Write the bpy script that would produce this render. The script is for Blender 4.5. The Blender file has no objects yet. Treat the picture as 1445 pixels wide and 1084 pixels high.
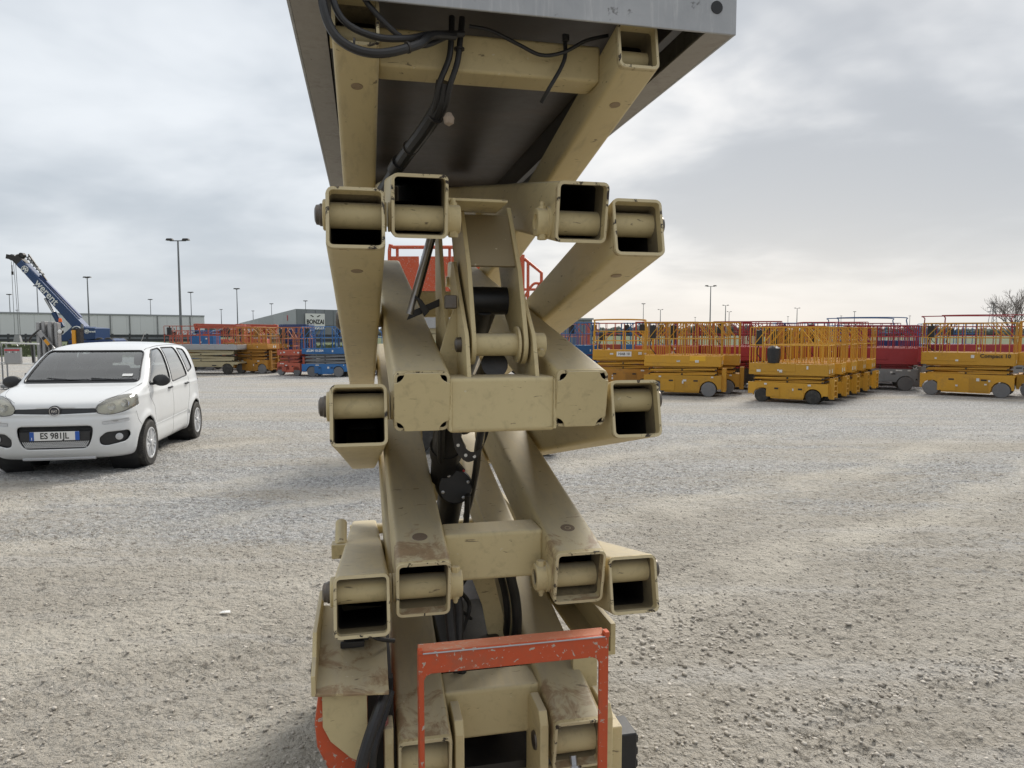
import bpy, bmesh, math, random
import numpy as np
from mathutils import Vector, Matrix, noise as mnoise
from mathutils.bvhtree import BVHTree

R = math.radians
SC = bpy.context.scene
COL = SC.collection
rnd = random.Random(7)

# ------------------------------------------------------------------ camera
cam_d = bpy.data.cameras.new("camera")
cam_d.sensor_width = 36.0
cam_d.lens = 36.0 * 980.0 / 1445.0
cam_d.clip_start = 0.05
cam_d.clip_end = 4000
cam = bpy.data.objects.new("camera", cam_d)
cam.location = (0, 0, 1.67)
cam.rotation_euler = (R(90 - 4.26), 0, 0)
COL.objects.link(cam)
SC.camera = cam

# ------------------------------------------------------------------ sky, sun, exposure
SUN_EL, SUN_AZ = 42.0, 28.0          # azimuth measured from +Y towards +X
world = bpy.data.worlds.new("World")
SC.world = world
world.use_nodes = True
NT = world.node_tree
for n in list(NT.nodes):
    NT.nodes.remove(n)


def nd(nt, typ, **kw):
    n = nt.nodes.new(typ)
    for k, v in kw.items():
        setattr(n, k, v)
    return n


def setin(nt, sock, val):
    if isinstance(val, bpy.types.NodeSocket):
        nt.links.new(val, sock)
    else:
        if hasattr(sock, 'default_value'):
            dv = sock.default_value
            try:
                if hasattr(dv, '__len__') and len(dv) == 4 and len(val) == 3:
                    val = (*val, 1)
            except TypeError:
                pass
            sock.default_value = val


def math_n(nt, op, a, b=None, c=None, clamp=False):
    n = nd(nt, 'ShaderNodeMath', operation=op)
    n.use_clamp = clamp
    setin(nt, n.inputs[0], a)
    if b is not None:
        setin(nt, n.inputs[1], b)
    if c is not None:
        setin(nt, n.inputs[2], c)
    return n.outputs[0]


def mix_c(nt, fac, a, b, mode='MIX'):
    n = nd(nt, 'ShaderNodeMix', data_type='RGBA', blend_type=mode)
    n.clamp_factor = True
    setin(nt, n.inputs[0], fac)
    setin(nt, n.inputs[6], a)
    setin(nt, n.inputs[7], b)
    return n.outputs[2]


def noise_n(nt, vec, scale, detail=4, rough=0.55, dist=0.0):
    n = nd(nt, 'ShaderNodeTexNoise')
    if vec is not None:
        nt.links.new(vec, n.inputs['Vector'])
    n.inputs['Scale'].default_value = scale
    n.inputs['Detail'].default_value = detail
    n.inputs['Roughness'].default_value = rough
    n.inputs['Distortion'].default_value = dist
    return n.outputs[0]


def ramp(nt, fac, a, b):
    n = nd(nt, 'ShaderNodeMapRange')
    n.interpolation_type = 'SMOOTHSTEP'
    setin(nt, n.inputs[0], fac)
    n.inputs[1].default_value = a
    n.inputs[2].default_value = b
    return n.outputs[0]


def mapping(nt, vec, scale=(1, 1, 1), loc=(0, 0, 0), rot=(0, 0, 0)):
    n = nd(nt, 'ShaderNodeMapping')
    nt.links.new(vec, n.inputs[0])
    n.inputs['Location'].default_value = loc
    n.inputs['Rotation'].default_value = rot
    n.inputs['Scale'].default_value = scale
    return n.outputs[0]


tc = nd(NT, 'ShaderNodeTexCoord')
nrm = nd(NT, 'ShaderNodeVectorMath', operation='NORMALIZE')
NT.links.new(tc.outputs['Generated'], nrm.inputs[0])
sep = nd(NT, 'ShaderNodeSeparateXYZ')
NT.links.new(nrm.outputs[0], sep.inputs[0])
zc = math_n(NT, 'MAXIMUM', sep.outputs[2], 0.0)
zz = math_n(NT, 'ADD', zc, 0.22)
cx_ = math_n(NT, 'DIVIDE', sep.outputs[0], zz)
cy_ = math_n(NT, 'DIVIDE', sep.outputs[1], zz)
comb = nd(NT, 'ShaderNodeCombineXYZ')
NT.links.new(cx_, comb.inputs[0])
NT.links.new(cy_, comb.inputs[1])
v1 = mapping(NT, comb.outputs[0], (0.9, 1.0, 1), (3.1, 1.7, 0), (0, 0, 0.5))
n1 = noise_n(NT, v1, 0.85, 5, 0.52, 0.25)
n2 = noise_n(NT, v1, 2.6, 5, 0.5, 0.5)
nn = math_n(NT, 'ADD', math_n(NT, 'MULTIPLY', n1, 0.80), math_n(NT, 'MULTIPLY', n2, 0.20))
cl = ramp(NT, nn, 0.38, 0.64)
# overcast: darker slate bellies towards the right, thin bright veil on the left
side = ramp(NT, sep.outputs[0], -0.45, 0.55)
dark = mix_c(NT, side, (0.47, 0.52, 0.575), (0.33, 0.375, 0.43))
light = mix_c(NT, side, (0.82, 0.855, 0.89), (0.65, 0.69, 0.735))
cloud = mix_c(NT, cl, dark, light)
# the sun behind the veil
sv = Vector((math.sin(R(SUN_AZ)) * math.cos(R(SUN_EL)), math.cos(R(SUN_AZ)) * math.cos(R(SUN_EL)), math.sin(R(SUN_EL))))
gv = Vector((math.sin(R(14)) * math.cos(R(19)), math.cos(R(14)) * math.cos(R(19)), math.sin(R(19))))
dt = nd(NT, 'ShaderNodeVectorMath', operation='DOT_PRODUCT')
NT.links.new(nrm.outputs[0], dt.inputs[0])
dt.inputs[1].default_value = tuple(gv)
gl = math_n(NT, 'POWER', math_n(NT, 'MAXIMUM', dt.outputs['Value'], 0.0), 22.0)
gl = math_n(NT, 'MULTIPLY', gl, ramp(NT, nn, 0.42, 0.60))
cloud = mix_c(NT, math_n(NT, 'MULTIPLY', gl, 0.75), cloud, (0.97, 0.95, 0.92))
# horizon veil: cool on the left, warm towards the right of the middle
hz = math_n(NT, 'POWER', 2.718, math_n(NT, 'MULTIPLY', zc, -7.0))
warm = math_n(NT, 'MULTIPLY', ramp(NT, sep.outputs[0], -0.2, 0.12), math_n(NT, 'SUBTRACT', 1.0, math_n(NT, 'MULTIPLY', ramp(NT, sep.outputs[0], 0.28, 0.75), 0.55)))
hcol = mix_c(NT, warm, (0.57, 0.61, 0.65), (0.90, 0.845, 0.775))
cloud = mix_c(NT, math_n(NT, 'MULTIPLY', hz, 0.92), cloud, hcol)
# overcast skies brighten towards the zenith
bk = nd(NT, 'ShaderNodeVectorMath', operation='DOT_PRODUCT')
NT.links.new(nrm.outputs[0], bk.inputs[0])
bk.inputs[1].default_value = (math.sin(R(SUN_AZ)), math.cos(R(SUN_AZ)), 0)
away = ramp(NT, bk.outputs['Value'], 0.1, -1.0)
cloud = mix_c(NT, math_n(NT, 'MULTIPLY', away, 0.42), cloud, (0.26, 0.28, 0.31))
zen = ramp(NT, sep.outputs[2], 0.5, 1.0)
cloud = mix_c(NT, zen, cloud, (1.10, 1.10, 1.10))
SKY_STRENGTH = 0.1
cl10 = mix_c(NT, 1.0, cloud, (0.93 / SKY_STRENGTH,) * 3, 'MULTIPLY')
sky = nd(NT, 'ShaderNodeTexSky', sky_type='NISHITA')
sky.sun_disc = False
sky.sun_elevation = R(SUN_EL)
sky.sun_rotation = R(SUN_AZ)
sky.air_density = 1.0
sky.dust_density = 3.0
fin = mix_c(NT, 0.93, sky.outputs[0], cl10)
bg = nd(NT, 'ShaderNodeBackground')
NT.links.new(fin, bg.inputs[0])
bg.inputs[1].default_value = SKY_STRENGTH
wo = nd(NT, 'ShaderNodeOutputWorld')
NT.links.new(bg.outputs[0], wo.inputs[0])

sun_d = bpy.data.lights.new("sun", 'SUN')
sun_d.energy = 2.9
sun_d.angle = R(20)
sun_d.color = (1.0, 0.95, 0.87)
sun = bpy.data.objects.new("sun", sun_d)
sun.rotation_euler = (-sv).to_track_quat('-Z', 'Y').to_euler()
sun.location = sv * 50
COL.objects.link(sun)

SC.view_settings.view_transform = 'Standard'
SC.view_settings.look = 'None'
SC.view_settings.exposure = 0.30
SC.view_settings.gamma = 1.0
SC.view_settings.use_curve_mapping = False
SC.cycles.max_bounces = 6
SC.cycles.transparent_max_bounces = 12
SC.cycles.use_denoising = True

# ------------------------------------------------------------------ materials
MATS = {}


def new_mat(name):
    m = bpy.data.materials.new(name)
    m.use_nodes = True
    nt = m.node_tree
    b = nt.nodes['Principled BSDF']
    return m, nt, b


def bump(nt, b, h, strength=0.3, dist=0.01):
    n = nd(nt, 'ShaderNodeBump')
    n.inputs['Strength'].default_value = strength
    n.inputs['Distance'].default_value = dist
    nt.links.new(h, n.inputs['Height'])
    nt.links.new(n.outputs[0], b.inputs['Normal'])


def coords(nt):
    return nd(nt, 'ShaderNodeTexCoord').outputs['Object']


def obj_var(nt, c, amt):
    oi = nd(nt, 'ShaderNodeObjectInfo')
    v = math_n(nt, 'ADD', 1.0 - amt, math_n(nt, 'MULTIPLY', oi.outputs['Random'], 1.4 * amt))
    cc = nd(nt, 'ShaderNodeCombineXYZ')
    for i in range(3):
        setin(nt, cc.inputs[i], v)
    return mix_c(nt, 1.0, c, cc.outputs[0], 'MULTIPLY')


def paint(name, col, rough=0.5, metal=0.0, var=0.25, dirt=(0.10, 0.085, 0.065), dirt_amt=0.3, scale=4.0, chips=0.0,
          chip_col=(0.05, 0.035, 0.025), bmp=0.1, spec=0.5, coat=0.0):
    m, nt, b = new_mat(name)
    o = coords(nt)
    n1 = noise_n(nt, o, scale, 5, 0.6, 0.3)
    n2 = noise_n(nt, o, scale * 7, 4, 0.65)
    c = mix_c(nt, n1, tuple(x * (1 - var) for x in col), tuple(min(1, x * (1 + var)) for x in col))
    d = ramp(nt, math_n(nt, 'ADD', math_n(nt, 'MULTIPLY', n1, 0.6), math_n(nt, 'MULTIPLY', n2, 0.4)), 0.48, 0.72)
    c = mix_c(nt, math_n(nt, 'MULTIPLY', d, dirt_amt), c, dirt)
    if chips > 0:
        n3 = noise_n(nt, o, scale * 9, 3, 0.6, 0.5)
        k = ramp(nt, n3, 0.76 - chips * 0.1, 0.80 - chips * 0.1)
        c = mix_c(nt, k, c, chip_col)
    if name.split('_')[0] in ('yellow', 'crimson', 'faded', 'blue', 'grey'):
        c = obj_var(nt, c, 0.22)
    nt.links.new(c, b.inputs['Base Color'])
    b.inputs['Metallic'].default_value = metal
    b.inputs['Specular IOR Level'].default_value = spec
    if coat:
        b.inputs['Coat Weight'].default_value = coat
        b.inputs['Coat Roughness'].default_value = 0.12
    setin(nt, b.inputs['Roughness'], math_n(nt, 'ADD', rough - 0.08, math_n(nt, 'MULTIPLY', n2, 0.18)))
    if bmp:
        bump(nt, b, n2, bmp, 0.003)
    MATS[name] = m
    return m


def cream_mat(name, col=(0.545, 0.45, 0.245), rust=0.45, mouth=False):
    m, nt, b = new_mat(name)
    o = coords(nt)
    geo = nd(nt, 'ShaderNodeNewGeometry')
    sp = nd(nt, 'ShaderNodeSeparateXYZ')
    nt.links.new(geo.outputs['Normal'], sp.inputs[0])
    n1 = noise_n(nt, o, 3.0, 5, 0.6, 0.2)
    n2 = noise_n(nt, o, 38.0, 5, 0.7)
    n3 = noise_n(nt, mapping(nt, o, (9, 1.4, 9)), 5.0, 5, 0.65, 0.4)      # scuffs running along the tubes
    c = mix_c(nt, n1, tuple(x * 0.86 for x in col), tuple(x * 1.14 for x in col))
    c = mix_c(nt, math_n(nt, 'MULTIPLY', ramp(nt, n3, 0.50, 0.74), 0.32), c, (0.25, 0.20, 0.12))
    # settled dust on the upper faces
    dust = math_n(nt, 'MULTIPLY', ramp(nt, sp.outputs[2], 0.55, 0.98), math_n(nt, 'ADD', 0.25, math_n(nt, 'MULTIPLY', n3, 0.7)))
    c = mix_c(nt, dust, c, (0.36, 0.32, 0.245))
    # small dark knocks
    sc = noise_n(nt, mapping(nt, o, (14, 30, 60)), 1.6, 3, 0.6, 0.8)
    c = mix_c(nt, math_n(nt, 'MULTIPLY', ramp(nt, sc, 0.665, 0.72), 0.75), c, (0.10, 0.07, 0.04))
    rr = noise_n(nt, o, 11.0, 5, 0.7, 0.6)
    c = mix_c(nt, math_n(nt, 'MULTIPLY', ramp(nt, rr, 0.70, 0.78), rust), c, (0.20, 0.11, 0.05))
    lt = noise_n(nt, o, 70.0, 2, 0.5)
    c = mix_c(nt, math_n(nt, 'MULTIPLY', ramp(nt, lt, 0.73, 0.78), 0.5), c, (0.62, 0.57, 0.43))
    if mouth:
        po = nd(nt, 'ShaderNodeSeparateXYZ')
        nt.links.new(o, po.inputs[0])
        e = math_n(nt, 'SUBTRACT', 0.60, math_n(nt, 'MULTIPLY', po.outputs[1], 2.2))
        rn = noise_n(nt, o, 16.0, 6, 0.72, 0.7)
        kk = ramp(nt, math_n(nt, 'ADD', math_n(nt, 'MULTIPLY', e, 0.42), rn), 0.66, 0.82)
        rc = mix_c(nt, noise_n(nt, o, 50, 4, 0.7), (0.13, 0.075, 0.035), (0.34, 0.23, 0.13))
        c = mix_c(nt, math_n(nt, 'MULTIPLY', kk, 0.85), c, rc)
    nt.links.new(c, b.inputs['Base Color'])
    setin(nt, b.inputs['Roughness'], math_n(nt, 'ADD', 0.42, math_n(nt, 'MULTIPLY', n2, 0.25)))
    hh = math_n(nt, 'ADD', n2, math_n(nt, 'MULTIPLY', n1, 2.0))
    bump(nt, b, hh, 0.18, 0.003)
    MATS[name] = m
    return m


CREAM = cream_mat('cream_paint')
CREAM_SHADED = cream_mat('shaded_cream_paint', (0.25, 0.20, 0.115), 0.6)  # darker cream for the yoke web, platform shade put into the colour
CREAM2 = cream_mat('cream_paint_worn', (0.51, 0.42, 0.23), 0.7, True)


def edge_mat():
    m, nt, b = new_mat('chipped_edge')
    o = coords(nt)
    n = noise_n(nt, o, 30, 5, 0.7, 0.8)
    c = mix_c(nt, ramp(nt, n, 0.56, 0.61), (0.55, 0.465, 0.28), (0.030, 0.020, 0.014))
    nt.links.new(c, b.inputs['Base Color'])
    b.inputs['Roughness'].default_value = 0.6
    bump(nt, b, n, 0.4, 0.004)
    return m


EDGE = edge_mat()
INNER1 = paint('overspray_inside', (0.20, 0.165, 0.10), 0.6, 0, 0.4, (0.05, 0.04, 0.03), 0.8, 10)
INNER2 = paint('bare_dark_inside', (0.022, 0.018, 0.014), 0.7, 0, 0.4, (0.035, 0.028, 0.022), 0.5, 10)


def rim_rust_mat():
    m, nt, b = new_mat('rusty_rim_paint')
    o = coords(nt)
    n = noise_n(nt, mapping(nt, o, (22, 22, 22)), 2.4, 4, 0.7, 0.6)
    n1 = noise_n(nt, o, 5, 4, 0.6)
    c = mix_c(nt, n1, (0.42, 0.345, 0.19), (0.50, 0.415, 0.235))
    c = mix_c(nt, math_n(nt, 'MULTIPLY', ramp(nt, n, 0.48, 0.66), 0.7), c, (0.21, 0.12, 0.06))
    c = mix_c(nt, ramp(nt, n, 0.66, 0.70), c, (0.035, 0.022, 0.015))
    nt.links.new(c, b.inputs['Base Color'])
    b.inputs['Roughness'].default_value = 0.65
    bump(nt, b, n, 0.3, 0.004)
    return m


RIMRUST = rim_rust_mat()
GALV = paint('galvanised_steel', (0.38, 0.385, 0.39), 0.45, 0.35, 0.22, (0.16, 0.15, 0.14), 0.5, 9, 0.4, (0.13, 0.12, 0.11), 0.12)
def galv_mat():
    m, nt, b = new_mat('streaked_galvanised_steel')
    o = coords(nt)
    st = noise_n(nt, mapping(nt, o, (26, 26, 2.2)), 1.6, 5, 0.7, 0.5)
    n = noise_n(nt, o, 7, 5, 0.65, 0.4)
    sp_ = noise_n(nt, o, 26, 4, 0.7, 0.3)
    c = mix_c(nt, n, (0.24, 0.25, 0.265), (0.50, 0.51, 0.52))
    c = mix_c(nt, math_n(nt, 'MULTIPLY', ramp(nt, st, 0.5, 0.72), 0.55), c, (0.60, 0.60, 0.59))
    c = mix_c(nt, math_n(nt, 'MULTIPLY', ramp(nt, sp_, 0.62, 0.72), 0.7), c, (0.09, 0.085, 0.08))
    nt.links.new(c, b.inputs['Base Color'])
    b.inputs['Metallic'].default_value = 0.3
    setin(nt, b.inputs['Roughness'], math_n(nt, 'ADD', 0.38, math_n(nt, 'MULTIPLY', n, 0.25)))
    bump(nt, b, sp_, 0.15, 0.003)
    return m


GALV2 = galv_mat()
FLANGE = paint('weathered_flange', (0.30, 0.28, 0.255), 0.5, 0.3, 0.2, (0.13, 0.11, 0.09), 0.5, 8, 0.4, (0.10, 0.08, 0.06), 0.1)
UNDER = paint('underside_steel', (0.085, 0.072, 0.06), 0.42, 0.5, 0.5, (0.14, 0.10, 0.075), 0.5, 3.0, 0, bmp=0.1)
BLACK = paint('black_rubber', (0.016, 0.016, 0.017), 0.45, 0, 0.3, (0.05, 0.045, 0.04), 0.4, 12)
DARKM = paint('dark_steel', (0.045, 0.042, 0.04), 0.4, 0.5, 0.3, (0.09, 0.07, 0.05), 0.4, 12)
BOLT = paint('bolt_steel', (0.13, 0.115, 0.10), 0.4, 0.7, 0.3, (0.12, 0.07, 0.04), 0.6, 30)
ORANGE = paint('orange_red_paint', (0.50, 0.075, 0.022), 0.45, 0, 0.16, (0.20, 0.10, 0.06), 0.5, 9, 1.5, (0.42, 0.36, 0.30), 0.1)
SCUFF = paint('scuffed_orange_top', (0.48, 0.16, 0.085), 0.6, 0, 0.3, (0.42, 0.34, 0.26), 0.9, 16, 0.9, (0.45, 0.42, 0.38), 0.2)
STEELB = paint('bare_steel', (0.45, 0.45, 0.46), 0.35, 0.8, 0.2, (0.2, 0.17, 0.14), 0.3, 20)
WHITE = paint('white_print', (0.78, 0.78, 0.76), 0.5, 0, 0.05, (0.4, 0.38, 0.35), 0.2, 20)
WSTICK = paint('pale_sticker', (0.66, 0.66, 0.64), 0.5, 0, 0.15, (0.25, 0.22, 0.2), 0.6, 30)
BLACKP = paint('black_print', (0.02, 0.02, 0.02), 0.5, 0, 0.1, (0.04, 0.04, 0.04), 0.2, 20)
YELLOW = paint('yellow_machine_paint', (0.58, 0.30, 0.022), 0.5, 0, 0.14, (0.24, 0.15, 0.06), 0.42, 3, 0.4, (0.15, 0.10, 0.05), 0.05)
YELLOWD = paint('yellow_dull_paint', (0.44, 0.205, 0.028), 0.55, 0, 0.2, (0.16, 0.10, 0.05), 0.55, 3, 0.6, (0.10, 0.07, 0.04), 0.05)
YELLOWB = paint('bright_yellow_panel', (0.75, 0.42, 0.02), 0.5, 0, 0.08, (0.3, 0.2, 0.1), 0.2, 3)
CRIMSON = paint('crimson_paint', (0.33, 0.024, 0.032), 0.5, 0, 0.2, (0.12, 0.05, 0.05), 0.4, 3, 0.4, (0.08, 0.04, 0.04), 0.05)
REDO = paint('faded_red_paint', (0.47, 0.10, 0.055), 0.55, 0, 0.18, (0.20, 0.10, 0.07), 0.4, 3, 0.4, (0.12, 0.07, 0.05), 0.05)
ORNG = paint('faded_orange_paint', (0.55, 0.19, 0.07), 0.55, 0, 0.18, (0.22, 0.13, 0.08), 0.4, 3, 0.4, (0.12, 0.07, 0.05), 0.05)
BLUE = paint('blue_machine_paint', (0.022, 0.13, 0.34), 0.45, 0, 0.2, (0.08, 0.09, 0.11), 0.4, 3, 0.3, (0.06, 0.06, 0.07), 0.05)
NAVY = paint('navy_crane_paint', (0.018, 0.052, 0.145), 0.35, 0, 0.12, (0.06, 0.07, 0.09), 0.3, 1.2)
BLUED = paint('deep_blue_paint', (0.018, 0.045, 0.16), 0.45, 0, 0.2, (0.05, 0.05, 0.06), 0.4, 3)
GREYM = paint('grey_machine_paint', (0.22, 0.225, 0.23), 0.5, 0.1, 0.2, (0.10, 0.09, 0.08), 0.4, 4)
CREAMF = paint('cream_far_paint', (0.40, 0.345, 0.21), 0.55, 0, 0.15, (0.16, 0.13, 0.09), 0.4, 3)
TYRE = paint('dusty_tyre_rubber', (0.05, 0.048, 0.045), 0.75, 0, 0.3, (0.15, 0.135, 0.115), 0.6, 14, spec=0.2)
GTYRE = paint('grey_solid_tyre', (0.19, 0.19, 0.195), 0.75, 0, 0.2, (0.2, 0.19, 0.17), 0.5, 14, spec=0.2)
LTYRE = paint('pale_non_marking_tyre', (0.36, 0.35, 0.34), 0.75, 0, 0.2, (0.2, 0.19, 0.17), 0.5, 14, spec=0.2)
CARP = paint('white_car_paint', (0.66, 0.675, 0.68), 0.30, 0, 0.015, (0.60, 0.58, 0.54), 0.22, 0.9, 0, bmp=0.0, coat=0.5)
CPLAST = paint('black_car_plastic', (0.022, 0.023, 0.025), 0.45, 0, 0.2, (0.07, 0.065, 0.06), 0.35, 12)
SILVER = paint('silver_wheel_cover', (0.56, 0.57, 0.58), 0.38, 0.3, 0.15, (0.22, 0.2, 0.18), 0.4, 20)
CHROME = paint('chrome', (0.6, 0.6, 0.62), 0.18, 1.0, 0.1, (0.3, 0.3, 0.3), 0.2, 20)
SEATM = paint('dark_seat_cloth', (0.035, 0.036, 0.04), 0.85, 0, 0.2, (0.05, 0.05, 0.05), 0.2, 20)
CONC = paint('pale_cladding', (0.72, 0.725, 0.735), 0.6, 0, 0.04, (0.64, 0.645, 0.655), 0.3, 0.12, 0, bmp=0)
CONCT = paint('parapet_trim', (0.33, 0.34, 0.36), 0.6, 0, 0.05, (0.3, 0.3, 0.3), 0.3, 0.12, 0, bmp=0)
CONCD = paint('dark_concrete_panel', (0.22, 0.235, 0.25), 0.7, 0, 0.10, (0.11, 0.12, 0.13), 0.5, 0.4, 0, bmp=0)
CONCM = paint('grey_concrete_wall', (0.42, 0.435, 0.45), 0.7, 0, 0.05, (0.22, 0.23, 0.24), 0.4, 0.2, 0, bmp=0)
DARKF = paint('dark_barrier', (0.06, 0.063, 0.068), 0.6, 0.2, 0.2, (0.1, 0.1, 0.1), 0.4, 0.5)
POLE = paint('galvanised_pole', (0.20, 0.21, 0.22), 0.5, 0.4, 0.1, (0.15, 0.15, 0.15), 0.3, 1)
ALU = paint('aluminium_profile', (0.36, 0.36, 0.36), 0.4, 0.5, 0.2, (0.15, 0.14, 0.13), 0.5, 6)
BARK = paint('bare_bark', (0.14, 0.12, 0.105), 0.8, 0, 0.3, (0.05, 0.045, 0.04), 0.4, 6)
TREEF = paint('far_wood_foliage', (0.11, 0.12, 0.105), 0.9, 0, 0.3, (0.03, 0.035, 0.03), 0.5, 0.3, spec=0.1)
REDP = paint('red_print', (0.5, 0.03, 0.04), 0.5, 0, 0.1, (0.2, 0.1, 0.1), 0.2, 20)
PLBLUE = paint('blue_plate_band', (0.02, 0.10, 0.42), 0.4, 0, 0.05, (0.1, 0.1, 0.12), 0.2, 20)
CARDY = paint('amber_post', (0.66, 0.30, 0.02), 0.5, 0, 0.1, (0.3, 0.2, 0.1), 0.3, 5)


def simple(name, col, rough=0.4, **kw):
    m, nt, b = new_mat(name)
    b.inputs['Base Color'].default_value = (*col, 1)
    b.inputs['Roughness'].default_value = rough
    for k, v in kw.items():
        b.inputs[k].default_value = v
    return m


BEACON = simple('orange_beacon_lens', (0.75, 0.14, 0.01), 0.25)
HLENS0 = simple('headlight_bowl', (0.70, 0.69, 0.62), 0.3, Metallic=0.2)


def glass_mat(name, tint, op, rough=0.04, dc=(0.5, 0.5, 0.47), refl=1.6):
    m, nt, b = new_mat(name)
    nt.nodes.remove(b)
    tr = nd(nt, 'ShaderNodeBsdfTransparent')
    tr.inputs[0].default_value = (*tint, 1)
    gl = nd(nt, 'ShaderNodeBsdfGlossy')
    gl.inputs['Roughness'].default_value = rough
    gl.inputs['Color'].default_value = (0.95, 0.97, 0.98, 1)
    lw = nd(nt, 'ShaderNodeFresnel')
    lw.inputs[0].default_value = 1.5
    df = nd(nt, 'ShaderNodeBsdfDiffuse')
    df.inputs[0].default_value = (*dc, 1)
    n = noise_n(nt, coords(nt), 5, 4, 0.6)
    m1 = nd(nt, 'ShaderNodeMixShader')
    setin(nt, m1.inputs[0], math_n(nt, 'MULTIPLY', n, op))
    nt.links.new(tr.outputs[0], m1.inputs[1])
    nt.links.new(df.outputs[0], m1.inputs[2])
    m2 = nd(nt, 'ShaderNodeMixShader')
    setin(nt, m2.inputs[0], math_n(nt, 'MULTIPLY', lw.outputs[0], refl, clamp=True))
    nt.links.new(m1.outputs[0], m2.inputs[1])
    nt.links.new(gl.outputs[0], m2.inputs[2])
    nt.links.new(m2.outputs[0], nt.nodes['Material Output'].inputs[0])
    return m


GLASS = glass_mat('car_glass', (0.55, 0.60, 0.61), 0.08, refl=2.2)
LENS = glass_mat('yellowed_lens', (0.90, 0.88, 0.80), 0.42, 0.10, (0.72, 0.70, 0.60))


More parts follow.
